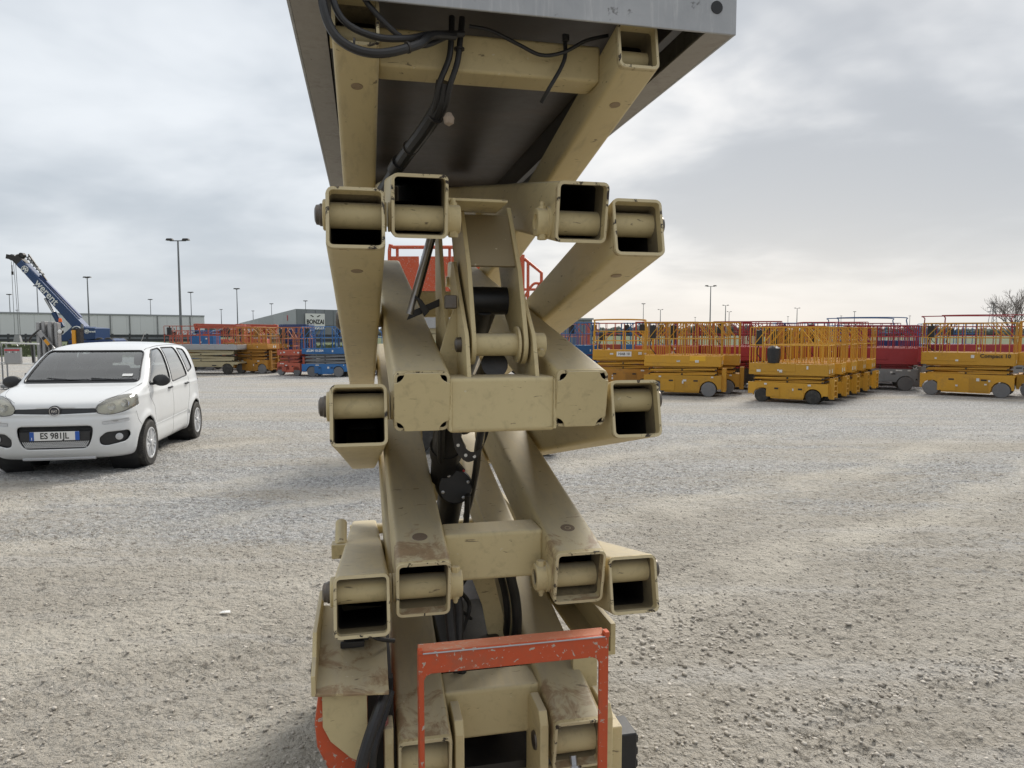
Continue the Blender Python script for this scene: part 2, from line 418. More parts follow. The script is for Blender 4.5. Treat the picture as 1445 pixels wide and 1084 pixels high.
# ------------------------------------------------------------------ mesh helpers
class MB:
    def __init__(self):
        self.v, self.f, self.m, self.mats = [], [], [], []

    def mi(self, mat):
        if mat is None:
            return 0
        if mat not in self.mats:
            self.mats.append(mat)
        return self.mats.index(mat)

    def add(self, vs, fs, mat=None):
        k = len(self.v)
        self.v.extend([tuple(p) for p in vs])
        i = self.mi(mat)
        for f in fs:
            self.f.append(tuple(k + q for q in f))
            self.m.append(i)

    def box(self, x0, x1, y0, y1, z0, z1, mat=None, M=None, top=None):
        """top=(dx,dy) insets the upper face"""
        tx, ty = top or (0, 0)
        vs = [Vector(p) for p in ((x0, y0, z0), (x1, y0, z0), (x1, y1, z0), (x0, y1, z0),
                                  (x0 + tx, y0 + ty, z1), (x1 - tx, y0 + ty, z1), (x1 - tx, y1 - ty, z1), (x0 + tx, y1 - ty, z1))]
        if M is not None:
            vs = [M @ p for p in vs]
        self.add(vs, [(0, 3, 2, 1), (4, 5, 6, 7), (0, 1, 5, 4), (1, 2, 6, 5), (2, 3, 7, 6), (3, 0, 4, 7)], mat)

    def beam(self, a, b, w, h, mat=None, up=(0, 0, 1)):
        a, b = Vector(a), Vector(b)
        d = (b - a).normalized()
        s = d.cross(Vector(up))
        if s.length < 1e-4:
            s = Vector((1, 0, 0))
        s.normalize()
        u = s.cross(d)
        vs = []
        for p in (a, b):
            for (i, j) in ((-1, -1), (1, -1), (1, 1), (-1, 1)):
                vs.append(p + s * (w / 2 * i) + u * (h / 2 * j))
        self.add(vs, [(3, 2, 1, 0), (4, 5, 6, 7), (0, 1, 5, 4), (1, 2, 6, 5), (2, 3, 7, 6), (3, 0, 4, 7)], mat)

    def tube(self, pts, r, n=8, mat=None, closed=False, caps=True, r1=None):
        pts = [Vector(p) for p in pts]
        N = len(pts)
        vs, fs = [], []
        prev = None
        for i, p in enumerate(pts):
            if closed:
                d = (pts[(i + 1) % N] - pts[i - 1])
            else:
                d = pts[min(i + 1, N - 1)] - pts[max(i - 1, 0)]
            if d.length < 1e-9:
                d = Vector((0, 0, 1))
            d.normalize()
            if prev is None:
                a = Vector((0, 0, 1)) if abs(d.z) < 0.9 else Vector((1, 0, 0))
                s = d.cross(a).normalized()
            else:
                s = (prev - d * prev.dot(d))
                if s.length < 1e-6:
                    s = d.orthogonal()
                s.normalize()
            prev = s
            u = d.cross(s)
            rr = r if r1 is None else r + (r1 - r) * i / max(1, N - 1)
            for k in range(n):
                t = 2 * math.pi * k / n
                vs.append(p + s * (rr * math.cos(t)) + u * (rr * math.sin(t)))
        for i in range(N if closed else N - 1):
            j = (i + 1) % N
            for k in range(n):
                l = (k + 1) % n
                fs.append((i * n + k, i * n + l, j * n + l, j * n + k))
        if caps and not closed:
            fs.append(tuple(range(n))[::-1])
            fs.append(tuple((N - 1) * n + k for k in range(n)))
        self.add(vs, fs, mat)

    def lathe(self, prof, c, axis, n=24, mat=None):
        """prof: list of (r, h) along the axis from c"""
        c, ax = Vector(c), Vector(axis).normalized()
        s = ax.orthogonal().normalized()
        u = ax.cross(s)
        vs, fs = [], []
        for (r, h) in prof:
            for k in range(n):
                t = 2 * math.pi * k / n
                vs.append(c + ax * h + s * (r * math.cos(t)) + u * (r * math.sin(t)))
        for i in range(len(prof) - 1):
            for k in range(n):
                l = (k + 1) % n
                fs.append((i * n + k, i * n + l, (i + 1) * n + l, (i + 1) * n + k))
        if prof[0][0] > 1e-6:
            fs.append(tuple(range(n))[::-1])
        if prof[-1][0] > 1e-6:
            fs.append(tuple((len(prof) - 1) * n + k for k in range(n)))
        self.add(vs, fs, mat)

    def prism(self, poly, o, u, v, w, mat=None):
        """polygon (a,b) in the plane o + a u + b v, thickness along vector w"""
        o, u, v, w = map(Vector, (o, u, v, w))
        n = len(poly)
        vs = [o + u * a + v * b for a, b in poly] + [o + u * a + v * b + w for a, b in poly]
        fs = [tuple(range(n))[::-1], tuple(range(n, 2 * n))]
        for i in range(n):
            j = (i + 1) % n
            fs.append((i, j, n + j, n + i))
        self.add(vs, fs, mat)

    def mesh(self, name, mat=None, smooth=35):
        me = bpy.data.meshes.new(name)
        me.from_pydata(self.v, [], self.f)
        mats = self.mats or ([mat] if mat else [])
        for q in mats:
            me.materials.append(q)
        if len(mats) > 1:
            me.polygons.foreach_set('material_index', self.m)
        bm = bmesh.new()
        bm.from_mesh(me)
        bmesh.ops.recalc_face_normals(bm, faces=bm.faces)
        bm.to_mesh(me)
        bm.free()
        if smooth:
            me.shade_smooth()
            me.set_sharp_from_angle(angle=R(smooth))
        me.update()
        return me

    def build(self, name, mat=None, parent=None, smooth=35, bevel=0, seg=2):
        if mat is not None and not self.mats:
            self.mats = [mat]
        o = bpy.data.objects.new(name, self.mesh(name, mat, smooth))
        COL.objects.link(o)
        if parent is not None:
            o.parent = parent
        if bevel:
            b = o.modifiers.new('soft_edge', 'BEVEL')
            b.width = bevel
            b.segments = seg
            b.limit_method = 'ANGLE'
            b.angle_limit = R(40)
            b.harden_normals = True
        return o


def tag(o, label=None, cat=None, group=None, kind=None):
    if label:
        o['label'] = label
    if cat:
        o['category'] = cat
    if group:
        o['group'] = group
    if kind:
        o['kind'] = kind
    return o


def empty(name, loc=(0, 0, 0), rz=0.0):
    o = bpy.data.objects.new(name, None)
    o.empty_display_size = 0.2
    o.location = loc
    o.rotation_euler = (0, 0, rz)
    COL.objects.link(o)
    return o


def kids(o):
    return [c for c in bpy.data.objects if c.parent == o]


def copy_tree(o, parent=None):
    c = o.copy()
    COL.objects.link(c)
    c.parent = parent
    for ch in list(o.children):
        copy_tree(ch, c)
    return c


def text(body, size, mat, parent, M, name='lettering', bold=0.0, extrude=0.002, align='CENTER', sx=1.0):
    cu = bpy.data.curves.new(name, 'FONT')
    cu.body = body
    cu.size = size
    cu.align_x = align
    cu.align_y = 'CENTER'
    cu.extrude = extrude
    cu.offset = bold
    cu.resolution_u = 3
    cu.materials.append(mat)
    tmp = bpy.data.objects.new(name, cu)
    me = bpy.data.meshes.new_from_object(tmp)
    bpy.data.objects.remove(tmp)
    if not me.materials:
        me.materials.append(mat)
    o = bpy.data.objects.new(name, me)
    COL.objects.link(o)
    o.parent = parent
    o.matrix_local = M @ Matrix.Diagonal((sx, 1, 1, 1))
    return o


def frame(o, x, y):
    """matrix with local X axis x, local Y axis y at o"""
    x, y = Vector(x).normalized(), Vector(y).normalized()
    z = x.cross(y).normalized()
    y = z.cross(x)
    M = Matrix.Identity(4)
    for i in range(3):
        M[i][0], M[i][1], M[i][2], M[i][3] = x[i], y[i], z[i], o[i]
    return M


def smooth_path(pts, k=6):
    pts = [Vector(p) for p in pts]
    P = [pts[0] * 2 - pts[1]] + pts + [pts[-1] * 2 - pts[-2]]
    out = []
    for i in range(1, len(P) - 2):
        a, b, c, d = P[i - 1:i + 3]
        for j in range(k):
            t = j / k
            out.append(0.5 * ((2 * b) + (c - a) * t + (2 * a - 5 * b + 4 * c - d) * t * t + (-a + 3 * b - 3 * c + d) * t ** 3))
    out.append(pts[-1])
    return out


def arc(cx, cy, r, a0, a1, n):
    return [(cx + r * math.cos(R(a0 + (a1 - a0) * i / n)), cy + r * math.sin(R(a0 + (a1 - a0) * i / n))) for i in range(n + 1)]


# pixel -> world helpers used only to work out where far things stand on the ground
CP, SP = math.cos(R(4.26)), math.sin(R(4.26))


def at(px, py, Y):
    x, u = (px - 722.5) / 980., (542 - py) / 980.
    dy = CP + u * SP
    return (x / dy * Y, 1.67 + (-SP + u * CP) / dy * Y)


# ------------------------------------------------------------------ ground
def vnoise(x, y, seed=0):
    rs = np.random.RandomState(seed)
    T = rs.rand(256, 256)
    xi, yi = np.floor(x).astype(int), np.floor(y).astype(int)
    fx, fy = x - xi, y - yi
    fx, fy = fx * fx * (3 - 2 * fx), fy * fy * (3 - 2 * fy)
    g = lambda a, b: T[a % 256, b % 256]
    return (g(xi, yi) * (1 - fx) + g(xi + 1, yi) * fx) * (1 - fy) + (g(xi, yi + 1) * (1 - fx) + g(xi + 1, yi + 1) * fx) * fy


def ground_h(x, y):
    x, y = np.asarray(x, float), np.asarray(y, float)
    h = 0.030 * (vnoise(x * 0.5, y * 0.5, 1) - 0.5) + 0.020 * (vnoise(x * 2.1, y * 2.1, 2) - 0.5)
    h += 0.014 * (vnoise(x * 7, y * 7, 3) - 0.5) + 0.016 * (vnoise(x * 17, y * 17, 4) - 0.5) ** 1 + 0.012 * (vnoise(x * 38, y * 38, 5) - 0.5)
    # tyre ruts with chevron tread prints
    for (px_, py_, ang, w) in ((-1.9, 3.2, 28, 0.22), (1.5, 2.7, 33, 0.26), (2.4, 4.4, 60, 0.2), (-3.4, 5.6, 22, 0.25)):
        c, s = math.cos(R(ang)), math.sin(R(ang))
        u = (x - px_) * c + (y - py_) * s
        v = -(x - px_) * s + (y - py_) * c + 0.05 * np.sin(u * 0.8)
        m = np.clip(1 - np.abs(v) / w, 0, 1)
        m = np.clip(m * 4, 0, 1) * np.clip(1.3 - np.abs(u) / 2.2, 0, 1)
        tread = np.sign(np.sin((u + np.abs(v) * 0.8) * 2 * math.pi / 0.085))
        h += m * (-0.008 + 0.0045 * tread)
    edge = np.clip((16 - y) / 4, 0, 1) * np.clip((9 - np.abs(x)) / 2, 0, 1)
    return h * edge


def axis_lines(fine0, fine1, step, far0, far1, grow=1.18):
    a = list(np.arange(fine0, fine1, step))
    s, p = step, a[-1]
    while p < far1:
        s *= grow
        p += s
        a.append(min(p, far1))
    s, p = step, a[0]
    left = []
    while p > far0:
        s *= grow
        p -= s
        left.append(max(p, far0))
    return np.array(left[::-1] + a)


def make_ground():
    xs = axis_lines(-5.2, 5.4, 0.021, -1500, 1500)
    ys = axis_lines(2.2, 8.6, 0.019, -60, 2500, 1.05)
    X, Y = np.meshgrid(xs, ys)
    Z = ground_h(X, Y)
    nx, ny = len(xs), len(ys)
    V = np.stack([X, Y, Z], -1).reshape(-1, 3)
    i = np.arange(nx * ny).reshape(ny, nx)
    F = np.stack([i[:-1, :-1], i[:-1, 1:], i[1:, 1:], i[1:, :-1]], -1).reshape(-1, 4)
    me = bpy.data.meshes.new('ground')
    me.vertices.add(len(V))
    me.vertices.foreach_set('co', V.ravel())
    me.loops.add(F.size)
    me.loops.foreach_set('vertex_index', F.ravel())
    me.polygons.add(len(F))
    me.polygons.foreach_set('loop_start', np.arange(0, F.size, 4))
    me.polygons.foreach_set('loop_total', np.full(len(F), 4))
    me.update(calc_edges=True)
    me.shade_smooth()
    o = bpy.data.objects.new('ground', me)
    COL.objects.link(o)
    o['kind'] = 'structure'
    m, nt, b = new_mat('gravel_and_dirt')
    oc = coords(nt)
    big = noise_n(nt, mapping(nt, oc, (0.13, 0.62, 1), (2.2, 5.1, 0), (0, 0, -0.62)), 1.0, 5, 0.6, 0.5)
    mid = noise_n(nt, oc, 1.3, 5, 0.62, 0.4)
    track = noise_n(nt, mapping(nt, oc, (0.22, 2.6, 1), (0, 0, 0), (0, 0, -0.33)), 1.0, 4, 0.6, 0.5)
    fine = noise_n(nt, oc, 60, 4, 0.75)
    fine2 = noise_n(nt, oc, 17, 5, 0.75)
    vo = nd(nt, 'ShaderNodeTexVoronoi')
    nt.links.new(oc, vo.inputs['Vector'])
    vo.inputs['Scale'].default_value = 42
    vo2 = nd(nt, 'ShaderNodeTexVoronoi')
    nt.links.new(oc, vo2.inputs['Vector'])
    vo2.inputs['Scale'].default_value = 16
    dirt = mix_c(nt, mid, (0.35, 0.315, 0.262), (0.58, 0.54, 0.47))
    grav = mix_c(nt, ramp(nt, fine, 0.3, 0.7), (0.17, 0.17, 0.172), (0.68, 0.675, 0.66))
    bw = nd(nt, 'ShaderNodeSeparateColor')
    nt.links.new(vo.outputs['Color'], bw.inputs[0])
    grav = mix_c(nt, 0.5, grav, mix_c(nt, bw.outputs[0], (0.13, 0.13, 0.132), (0.74, 0.735, 0.715)))
    sy = nd(nt, 'ShaderNodeSeparateXYZ')
    nt.links.new(oc, sy.inputs[0])
    near = math_n(nt, 'SUBTRACT', 1.0, ramp(nt, sy.outputs[1], 2.5, 9.0))
    fac = math_n(nt, 'ADD', math_n(nt, 'MULTIPLY', big, 1.0), math_n(nt, 'MULTIPLY', near, 0.24))
    fac = math_n(nt, 'ADD', fac, math_n(nt, 'MULTIPLY', track, 0.25))
    fac = math_n(nt, 'ADD', fac, math_n(nt, 'MULTIPLY', math_n(nt, 'SUBTRACT', fine2, 0.5), 0.5))
    k = math_n(nt, 'MULTIPLY', ramp(nt, fac, 0.54, 0.76), 0.9)
    c = mix_c(nt, k, grav, dirt)
    # grey-white dust of crushed stone in long drifts
    c = mix_c(nt, math_n(nt, 'MULTIPLY', ramp(nt, track, 0.50, 0.68), 0.45), c, (0.58, 0.565, 0.54))
    c = mix_c(nt, math_n(nt, 'MULTIPLY', ramp(nt, fine2, 0.52, 0.66), 0.72), c, (0.145, 0.13, 0.11))
    c = mix_c(nt, math_n(nt, 'MULTIPLY', ramp(nt, fine, 0.62, 0.75), 0.7), c, (0.86, 0.84, 0.79))
    # compacted wheel tracks crossing the yard on the diagonal
    wrp = math_n(nt, 'MULTIPLY', math_n(nt, 'SUBTRACT', noise_n(nt, oc, 0.35, 2, 0.5), 0.5), 1.6)
    vv = math_n(nt, 'ADD', math_n(nt, 'SUBTRACT', math_n(nt, 'MULTIPLY', sy.outputs[1], 0.80), math_n(nt, 'MULTIPLY', sy.outputs[0], 0.60)), wrp)
    trk = None
    for v0, wd_ in ((8.0, 0.22), (6.5, 0.20), (4.2, 0.26), (2.75, 0.22), (12.4, 0.3), (10.9, 0.25)):
        e_ = math_n(nt, 'SUBTRACT', 1.0, ramp(nt, math_n(nt, 'ABSOLUTE', math_n(nt, 'SUBTRACT', vv, v0)), wd_ * 0.5, wd_ * 1.7))
        trk = e_ if trk is None else math_n(nt, 'MAXIMUM', trk, e_)
    trk = math_n(nt, 'MULTIPLY', trk, math_n(nt, 'MULTIPLY', ramp(nt, mid, 0.30, 0.62), math_n(nt, 'SUBTRACT', 1.0, ramp(nt, sy.outputs[1], 8.0, 14.0))))
    c = mix_c(nt, math_n(nt, 'MULTIPLY', trk, 0.5), c, (0.66, 0.615, 0.53))
    nt.links.new(c, b.inputs['Base Color'])
    b.inputs['Roughness'].default_value = 0.95
    b.inputs['Specular IOR Level'].default_value = 0.15
    h = math_n(nt, 'ADD', math_n(nt, 'MULTIPLY', vo.outputs['Distance'], -0.5), math_n(nt, 'MULTIPLY', fine2, 1.6))
    h = math_n(nt, 'ADD', h, math_n(nt, 'MULTIPLY', vo2.outputs['Distance'], -0.7))
    h = math_n(nt, 'ADD', h, math_n(nt, 'MULTIPLY', fine, 0.7))
    bump(nt, b, h, 1.0, 0.035)
    me.materials.append(m)
    return o


make_ground()


def ico():
    bm = bmesh.new()
    bmesh.ops.create_icosphere(bm, subdivisions=1, radius=1)
    v = np.array([x.co[:] for x in bm.verts])
    f = np.array([[q.index for q in x.verts] for x in bm.faces])
    bm.free()
    return v, f


ICO_V, ICO_F = ico()


def scatter(name, pts, rad, mat, flat=0.6, rs=None, label=None):
    rs = rs or np.random.RandomState(5)
    N = len(pts)
    a = rs.rand(N) * 2 * math.pi
    sx, sy_, sz = rad * (0.8 + 0.6 * rs.rand(N)), rad * (0.6 + 0.5 * rs.rand(N)), rad * flat * (0.6 + 0.7 * rs.rand(N))
    jit = 1 + 0.28 * (rs.rand(N, 12) - 0.5) * 2
    V = ICO_V[None] * jit[..., None] * np.stack([sx, sy_, sz], -1)[:, None, :]
    c, s = np.cos(a)[:, None], np.sin(a)[:, None]
    Vx = V[..., 0] * c - V[..., 1] * s
    Vy = V[..., 0] * s + V[..., 1] * c
    V = np.stack([Vx, Vy, V[..., 2]], -1) + pts[:, None, :]
    F = (ICO_F[None] + (np.arange(N) * 12)[:, None, None]).reshape(-1, 3)
    V = V.reshape(-1, 3)
    me = bpy.data.meshes.new(name)
    me.vertices.add(len(V))
    me.vertices.foreach_set('co', V.ravel())
    me.loops.add(F.size)
    me.loops.foreach_set('vertex_index', F.ravel())
    me.polygons.add(len(F))
    me.polygons.foreach_set('loop_start', np.arange(0, F.size, 3))
    me.polygons.foreach_set('loop_total', np.full(len(F), 3))
    col = me.attributes.new('tone', 'FLOAT', 'POINT')
    col.data.foreach_set('value', np.repeat(rs.rand(N), 12))
    me.update(calc_edges=True)
    me.materials.append(mat)
    o = bpy.data.objects.new(name, me)
    COL.objects.link(o)
    o['kind'] = 'stuff'
    if label:
        o['label'] = label
    return o


def pebble_mat():
    m, nt, b = new_mat('pebble_stone')
    at_ = nd(nt, 'ShaderNodeAttribute', attribute_name='tone')
    n = noise_n(nt, coords(nt), 60, 3, 0.6)
    c = mix_c(nt, at_.outputs['Fac'], (0.30, 0.275, 0.24), (0.62, 0.58, 0.52))
    c = mix_c(nt, math_n(nt, 'MULTIPLY', n, 0.4), c, (0.30, 0.27, 0.23))
    nt.links.new(c, b.inputs['Base Color'])
    b.inputs['Roughness'].default_value = 0.9
    b.inputs['Specular IOR Level'].default_value = 0.2
    return m


def make_gravel():
    rs = np.random.RandomState(11)
    N = 64000
    y = 2.2 + (rs.rand(N) ** 1.5) * 12.0
    x = (rs.rand(N) * 2 - 1) * (0.80 * y + 0.5)
    dens = 0.30 + 1.2 * (vnoise(x * 0.9 + 40, y * 0.9, 21) ** 2) + 0.8 * (vnoise(x * 3 + 7, y * 3, 22) > 0.62)
    keep = rs.rand(N) < dens * 0.8
    x, y = x[keep], y[keep]
    r = 0.0024 + 0.0085 * rs.rand(len(x)) ** 4
    # a drift of bigger stones to the right of the machine, and loose ones along the rut
    M = 420
    px_ = 1.15 + rs.randn(M) * 0.38
    py_ = 3.75 + rs.randn(M) * 0.28 + (px_ - 1.15) * 0.35
    M2 = 450
    qx = 0.7 + rs.rand(M2) * 1.9
    qy = 2.75 + (qx - 0.7) * 0.36 + rs.randn(M2) * 0.09
    x = np.concatenate([x, px_, qx])
    y = np.concatenate([y, py_, qy])
    r = np.concatenate([r, 0.005 + 0.011 * rs.rand(M) ** 1.6, 0.004 + 0.010 * rs.rand(M2) ** 1.8])
    z = ground_h(x, y) + r * 0.22
    scatter('gravel', np.stack([x, y, z], -1), r, pebble_mat(), 0.62, rs, 'loose grey and tan stones strewn over the yard')


make_gravel()

# grass verge beyond the yard, with tufts
gm = paint('verge_grass', (0.105, 0.125, 0.07), 0.9, 0, 0.3, (0.12, 0.11, 0.06), 0.6, 0.6, spec=0.1)
g = MB()
ngx = 60
for i in range(ngx):
    x0, x1 = -330 + i * 11, -319 + i * 11
    if not (-70 < x0 < 8):
        pass
    j0, j1 = 46.5 + 0.9 * math.sin(i * 1.7), 46.5 + 0.9 * math.sin((i + 1) * 1.7)
    g.add([(x0, j0, 0.004), (x1, j1, 0.004), (x1, 295, 0.004), (x0, 295, 0.004)], [(0, 1, 2, 3)], gm)
o = g.build('verge', gm)
o['kind'] = 'structure'
rs = np.random.RandomState(3)
N = 5000
gx, gy = rs.rand(N) * 60 - 62, 47 + rs.rand(N) * 34
g = MB()
for i in range(N):
    a = rs.rand() * 6.28
    h = 0.12 + 0.28 * rs.rand()
    w = 0.14
    c, s = math.cos(a) * w, math.sin(a) * w
    g.add([(gx[i] - c, gy[i] - s, 0), (gx[i] + c, gy[i] + s, 0), (gx[i] + c * 0.3 + 0.05, gy[i] + s * 0.3, h), (gx[i] - c * 0.5, gy[i], h * 0.8)], [(0, 1, 2, 3)], gm)
o = g.build('grass', gm, smooth=0)
tag(o, 'rough green grass on the verge behind the yard', kind='stuff')


# ------------------------------------------------------------------ far buildings
def warehouse():
    a = at(-80, 441, 138)
    b = at(288, 446, 176)
    H_ = 5.9
    A, B = Vector((a[0], 138, 0)), Vector((b[0], 176, 0))
    root = empty('warehouse', A)
    tag(root, 'long low pale grey warehouse behind the crane', 'warehouse')
    d = (B - A)
    n = 17
    perp = Vector((-d.y, d.x, 0)).normalized() * 30
    m = MB()
    z0 = 0
    m.add([(0, 0, 0), d, d + perp, perp, (0, 0, H_ - 0.05), d + Vector((0, 0, H_ - .05)), d + perp + Vector((0, 0, H_ - .05)), perp + Vector((0, 0, H_ - .05))],
          [(1, 2, 6, 5), (2, 3, 7, 6), (3, 0, 4, 7), (4, 5, 6, 7)], CONC)
    m.build('shell', CONC, root, 0)
    pm = None
    u = d.normalized()
    w = d.length / n
    for i in range(n):
        if pm is None:
            q = MB()
            q.prism([(0.015, 0.0), (w - 0.015, 0.0), (w - 0.015, H_ - 0.35), (0.015, H_ - 0.35)], (0, 0, 0), u, (0, 0, 1), perp.normalized() * 0.15)
            pm = q.mesh('wall_panel', CONC, 0)
        o = bpy.data.objects.new('wall_panel', pm)
        COL.objects.link(o)
        o.parent = root
        o.location = u * (w * i) - perp.normalized() * 0.1
    q = MB()
    q.prism([(0, H_ - 0.33), (d.length, H_ - 0.33), (d.length, H_), (0, H_)], -perp.normalized() * 0.25, u, (0, 0, 1), perp.normalized() * 0.5)
    q.build('parapet', CONCT, root, 0)
    q = MB()
    q.prism([(0, 0), (d.length, 0), (d.length, 0.8), (0, 0.8)], -perp.normalized() * 0.22, u, (0, 0, 1), perp.normalized() * 0.1)
    q.build('plinth', CONCD, root, 0)
    for f in (0.43, 0.58, 0.66, 0.78, 0.93):
        q = MB()
        p = u * (d.length * f) - perp.normalized() * 0.25
        q.tube([p, p + Vector((0, 0, H_ - 0.3))], 0.12, 6, GREYM)
        q.build('downpipe', GREYM, root)


def bonzai():
    c = at(418, 436, 110)
    C = Vector((c[0], 110, 0))
    H_ = c[1]
    far = at(338, 453, 215)
    Fp = Vector((far[0], 215, 0))
    rt = at(528, 440, 121)
    Rp = Vector((rt[0], 121, 0))
    root = empty('grey_building', C)
    tag(root, 'dark grey concrete building carrying a white rooftop level sign', 'building')
    for name, E_, n, mat in (('left', Fp, 8, CONCM), ('front', Rp, 9, CONCD)):
        d = E_ - C
        u = d.normalized()
        nrm_ = Vector((u.y, -u.x, 0))
        if nrm_.y > 0:
            nrm_ = -nrm_
        w = d.length / n
        if name == 'left':
            # this wall rakes down slightly at its far end
            Hs = [H_ - 0.9 * i / n for i in range(n + 1)]
        else:
            Hs = [H_] * (n + 1)
        for i in range(n):
            rows = 1 if name == 'left' else 2
            for r_ in range(rows):
                z0 = 0 if r_ == 0 else H_ * 0.52
                z1a = Hs[i] if r_ == rows - 1 else H_ * 0.52 - 0.06
                z1b = Hs[i + 1] if r_ == rows - 1 else H_ * 0.52 - 0.06
                q = MB()
                q.prism([(w * i + 0.04, z0), (w * (i + 1) - 0.04, z0), (w * (i + 1) - 0.04, z1b), (w * i + 0.04, z1a)], nrm_ * 0.12, u, (0, 0, 1), -nrm_ * 0.3)
                q.build('concrete_panel', mat, root, 0)
    q = MB()
    far4 = Fp + (Rp - C)
    P = [Vector((0, 0, 0)), Rp - C, far4 - C, Fp - C]
    vs = [p.copy() for p in P] + [p + Vector((0, 0, H_ - 0.15)) for p in P]
    vs[7].z -= .9
    vs[6].z -= .9
    q.add(vs, [(0, 1, 5, 4), (1, 2, 6, 5), (2, 3, 7, 6), (3, 0, 4, 7), (4, 5, 6, 7)], CONCD)
    q.build('roof', CONCD, root, 0)
    # sign
    u = (Rp - C).normalized()
    nn_ = Vector((u.y, -u.x, 0))
    s0 = (430 - 418) / 980 * 112
    sw = 30.5 / 980 * 112
    zt, zb = at(445, 442.5, 111.5)[1], at(445, 465, 111.5)[1]
    o_ = nn_ * 0.3 + u * s0
    q = MB()
    q.prism([(0, zb), (sw, zb), (sw, zt), (0, zt)], o_, u, (0, 0, 1), nn_ * 0.12)
    sg = q.build('sign_board', WHITE, root, 0)
    M = frame(o_ + u * (sw / 2) + nn_ * 0.14 + Vector((0, 0, zb + (zt - zb) * 0.47)), u, (0, 0, 1))
    text('BONZAI', 0.98, BLACKP, sg, M, bold=0.03, extrude=0.01, sx=0.88)
    q = MB()
    for s in (-1, 1):
        q.prism([(s * 0.28, 0.0), (s * 0.75, 0.22), (s * 0.95, 0.16), (s * 0.78, 0.08), (s * 0.42, -0.12)],
                o_ + u * (sw / 2) + nn_ * 0.13 + Vector((0, 0, zb + (zt - zb) * 0.82)), u, (0, 0, 1), nn_ * 0.02)
    q.build('horned_emblem', BLACKP, sg, 0)
    # red mark on the side wall
    u2 = (Fp - C).normalized()
    n2_ = Vector((u2.y, -u2.x, 0))
    if n2_.y > 0:
        n2_ = -n2_
    q = MB()
    q.lathe([(0.5, 0), (0.5, 0.05)], u2 * 9 + n2_ * 0.14 + Vector((0, 0, 4.1)), n2_, 14, REDP)
    q.build('round_red_mark', REDP, root)


def side_building():
    a = at(772, 449, 95)
    b = at(836, 449, 95)
    root = empty('grey_depot', (a[0], 95, 0))
    tag(root, 'small blue-grey flat-roofed building showing above the blue lift', 'building')
    wd = b[0] - a[0]
    for i in range(5):
        q = MB()
        q.box(wd / 5 * i + 0.03, wd / 5 * (i + 1) - 0.03, 0, 0.3, 0, a[1] - 0.25)
        q.build('wall_panel', CONCD, root, 0)
    q = MB()
    q.box(0.1, wd - 0.1, 0.15, 12, 0, a[1] - 0.05)
    q.build('shell', CONCD, root, 0)
    q = MB()
    q.box(-0.15, wd + 0.15, -0.15, 12.1, a[1] - 0.22, a[1])
    q.build('roof', CONCM, root, 0)


warehouse()
bonzai()
side_building()

# dark roadside barrier along the left of the verge
bar = empty('roadside_barrier', (-60, 80, 0))
tag(bar, 'dark steel road barrier in front of the long warehouse', 'barrier')
q = MB()
for z in (0.75, 1.25):
    q.box(-60, 42, -0.06, 0.06, z - 0.16, z + 0.16)
q.build('rail', DARKF, bar, 0)
for i in range(52):
    if i == 0:
        q = MB()
        q.box(-0.08, 0.08, -0.07, 0.12, 0, 1.5)
        pm = q.mesh('post', DARKF, 0)
    o = bpy.data.objects.new('post', pm)
    COL.objects.link(o)
    o.parent = bar
    o.location = (-60 + i * 2, 0.15, 0)

# distant wood along the horizon
rs = np.random.RandomState(8)
N = 5200
th = (rs.rand(N) * 2 - 1) * 0.82
Yd = 300 + rs.rand(N) * 60
rad = 0.7 + 1.2 * rs.rand(N)
hgt = 1.0 + 2.2 * vnoise(th * 26 + 50, th * 0 + 3, 4)
z = rs.rand(N) * hgt
scatter('far_off_wood', np.stack([np.tan(th) * Yd, Yd, z + 0.5], -1), rad, TREEF, 0.9, rs, 'thin band of distant trees on the horizon')


# ------------------------------------------------------------------ lamp posts
def lamp(px, top, heads=1, Hm=12.0, label='', extra=False, r=0.10):
    Y = (Hm - 1.67) * 980 / (469 - top)
    X = at(px, top, Y)[0]
    root = empty('lamp_post', (X, Y, 0))
    tag(root, label, 'lamp post', 'lamp posts behind the yard')
    q = MB()
    q.tube([(0, 0, 0), (0, 0, Hm - 0.1)], r * 1.3, 8, POLE, r1=r * 0.7)
    q.build('pole', POLE, root)
    q = MB()
    q.box(-0.9 if heads == 2 else -0.35, 0.9 if heads == 2 else 0.35, -0.05, 0.05, Hm - 0.2, Hm - 0.1)
    q.build('crossarm', POLE, root)
    for s in ((-1, 1) if heads == 2 else (-1, 1)):
        q = MB()
        k = 0.9 if heads == 2 else 0.35
        q.box(s * k - 0.38, s * k + 0.38, -0.25, 0.25, Hm - 0.12, Hm + 0.10, top=(0.1, 0.06))
        q.build('floodlight', DARKM, root)


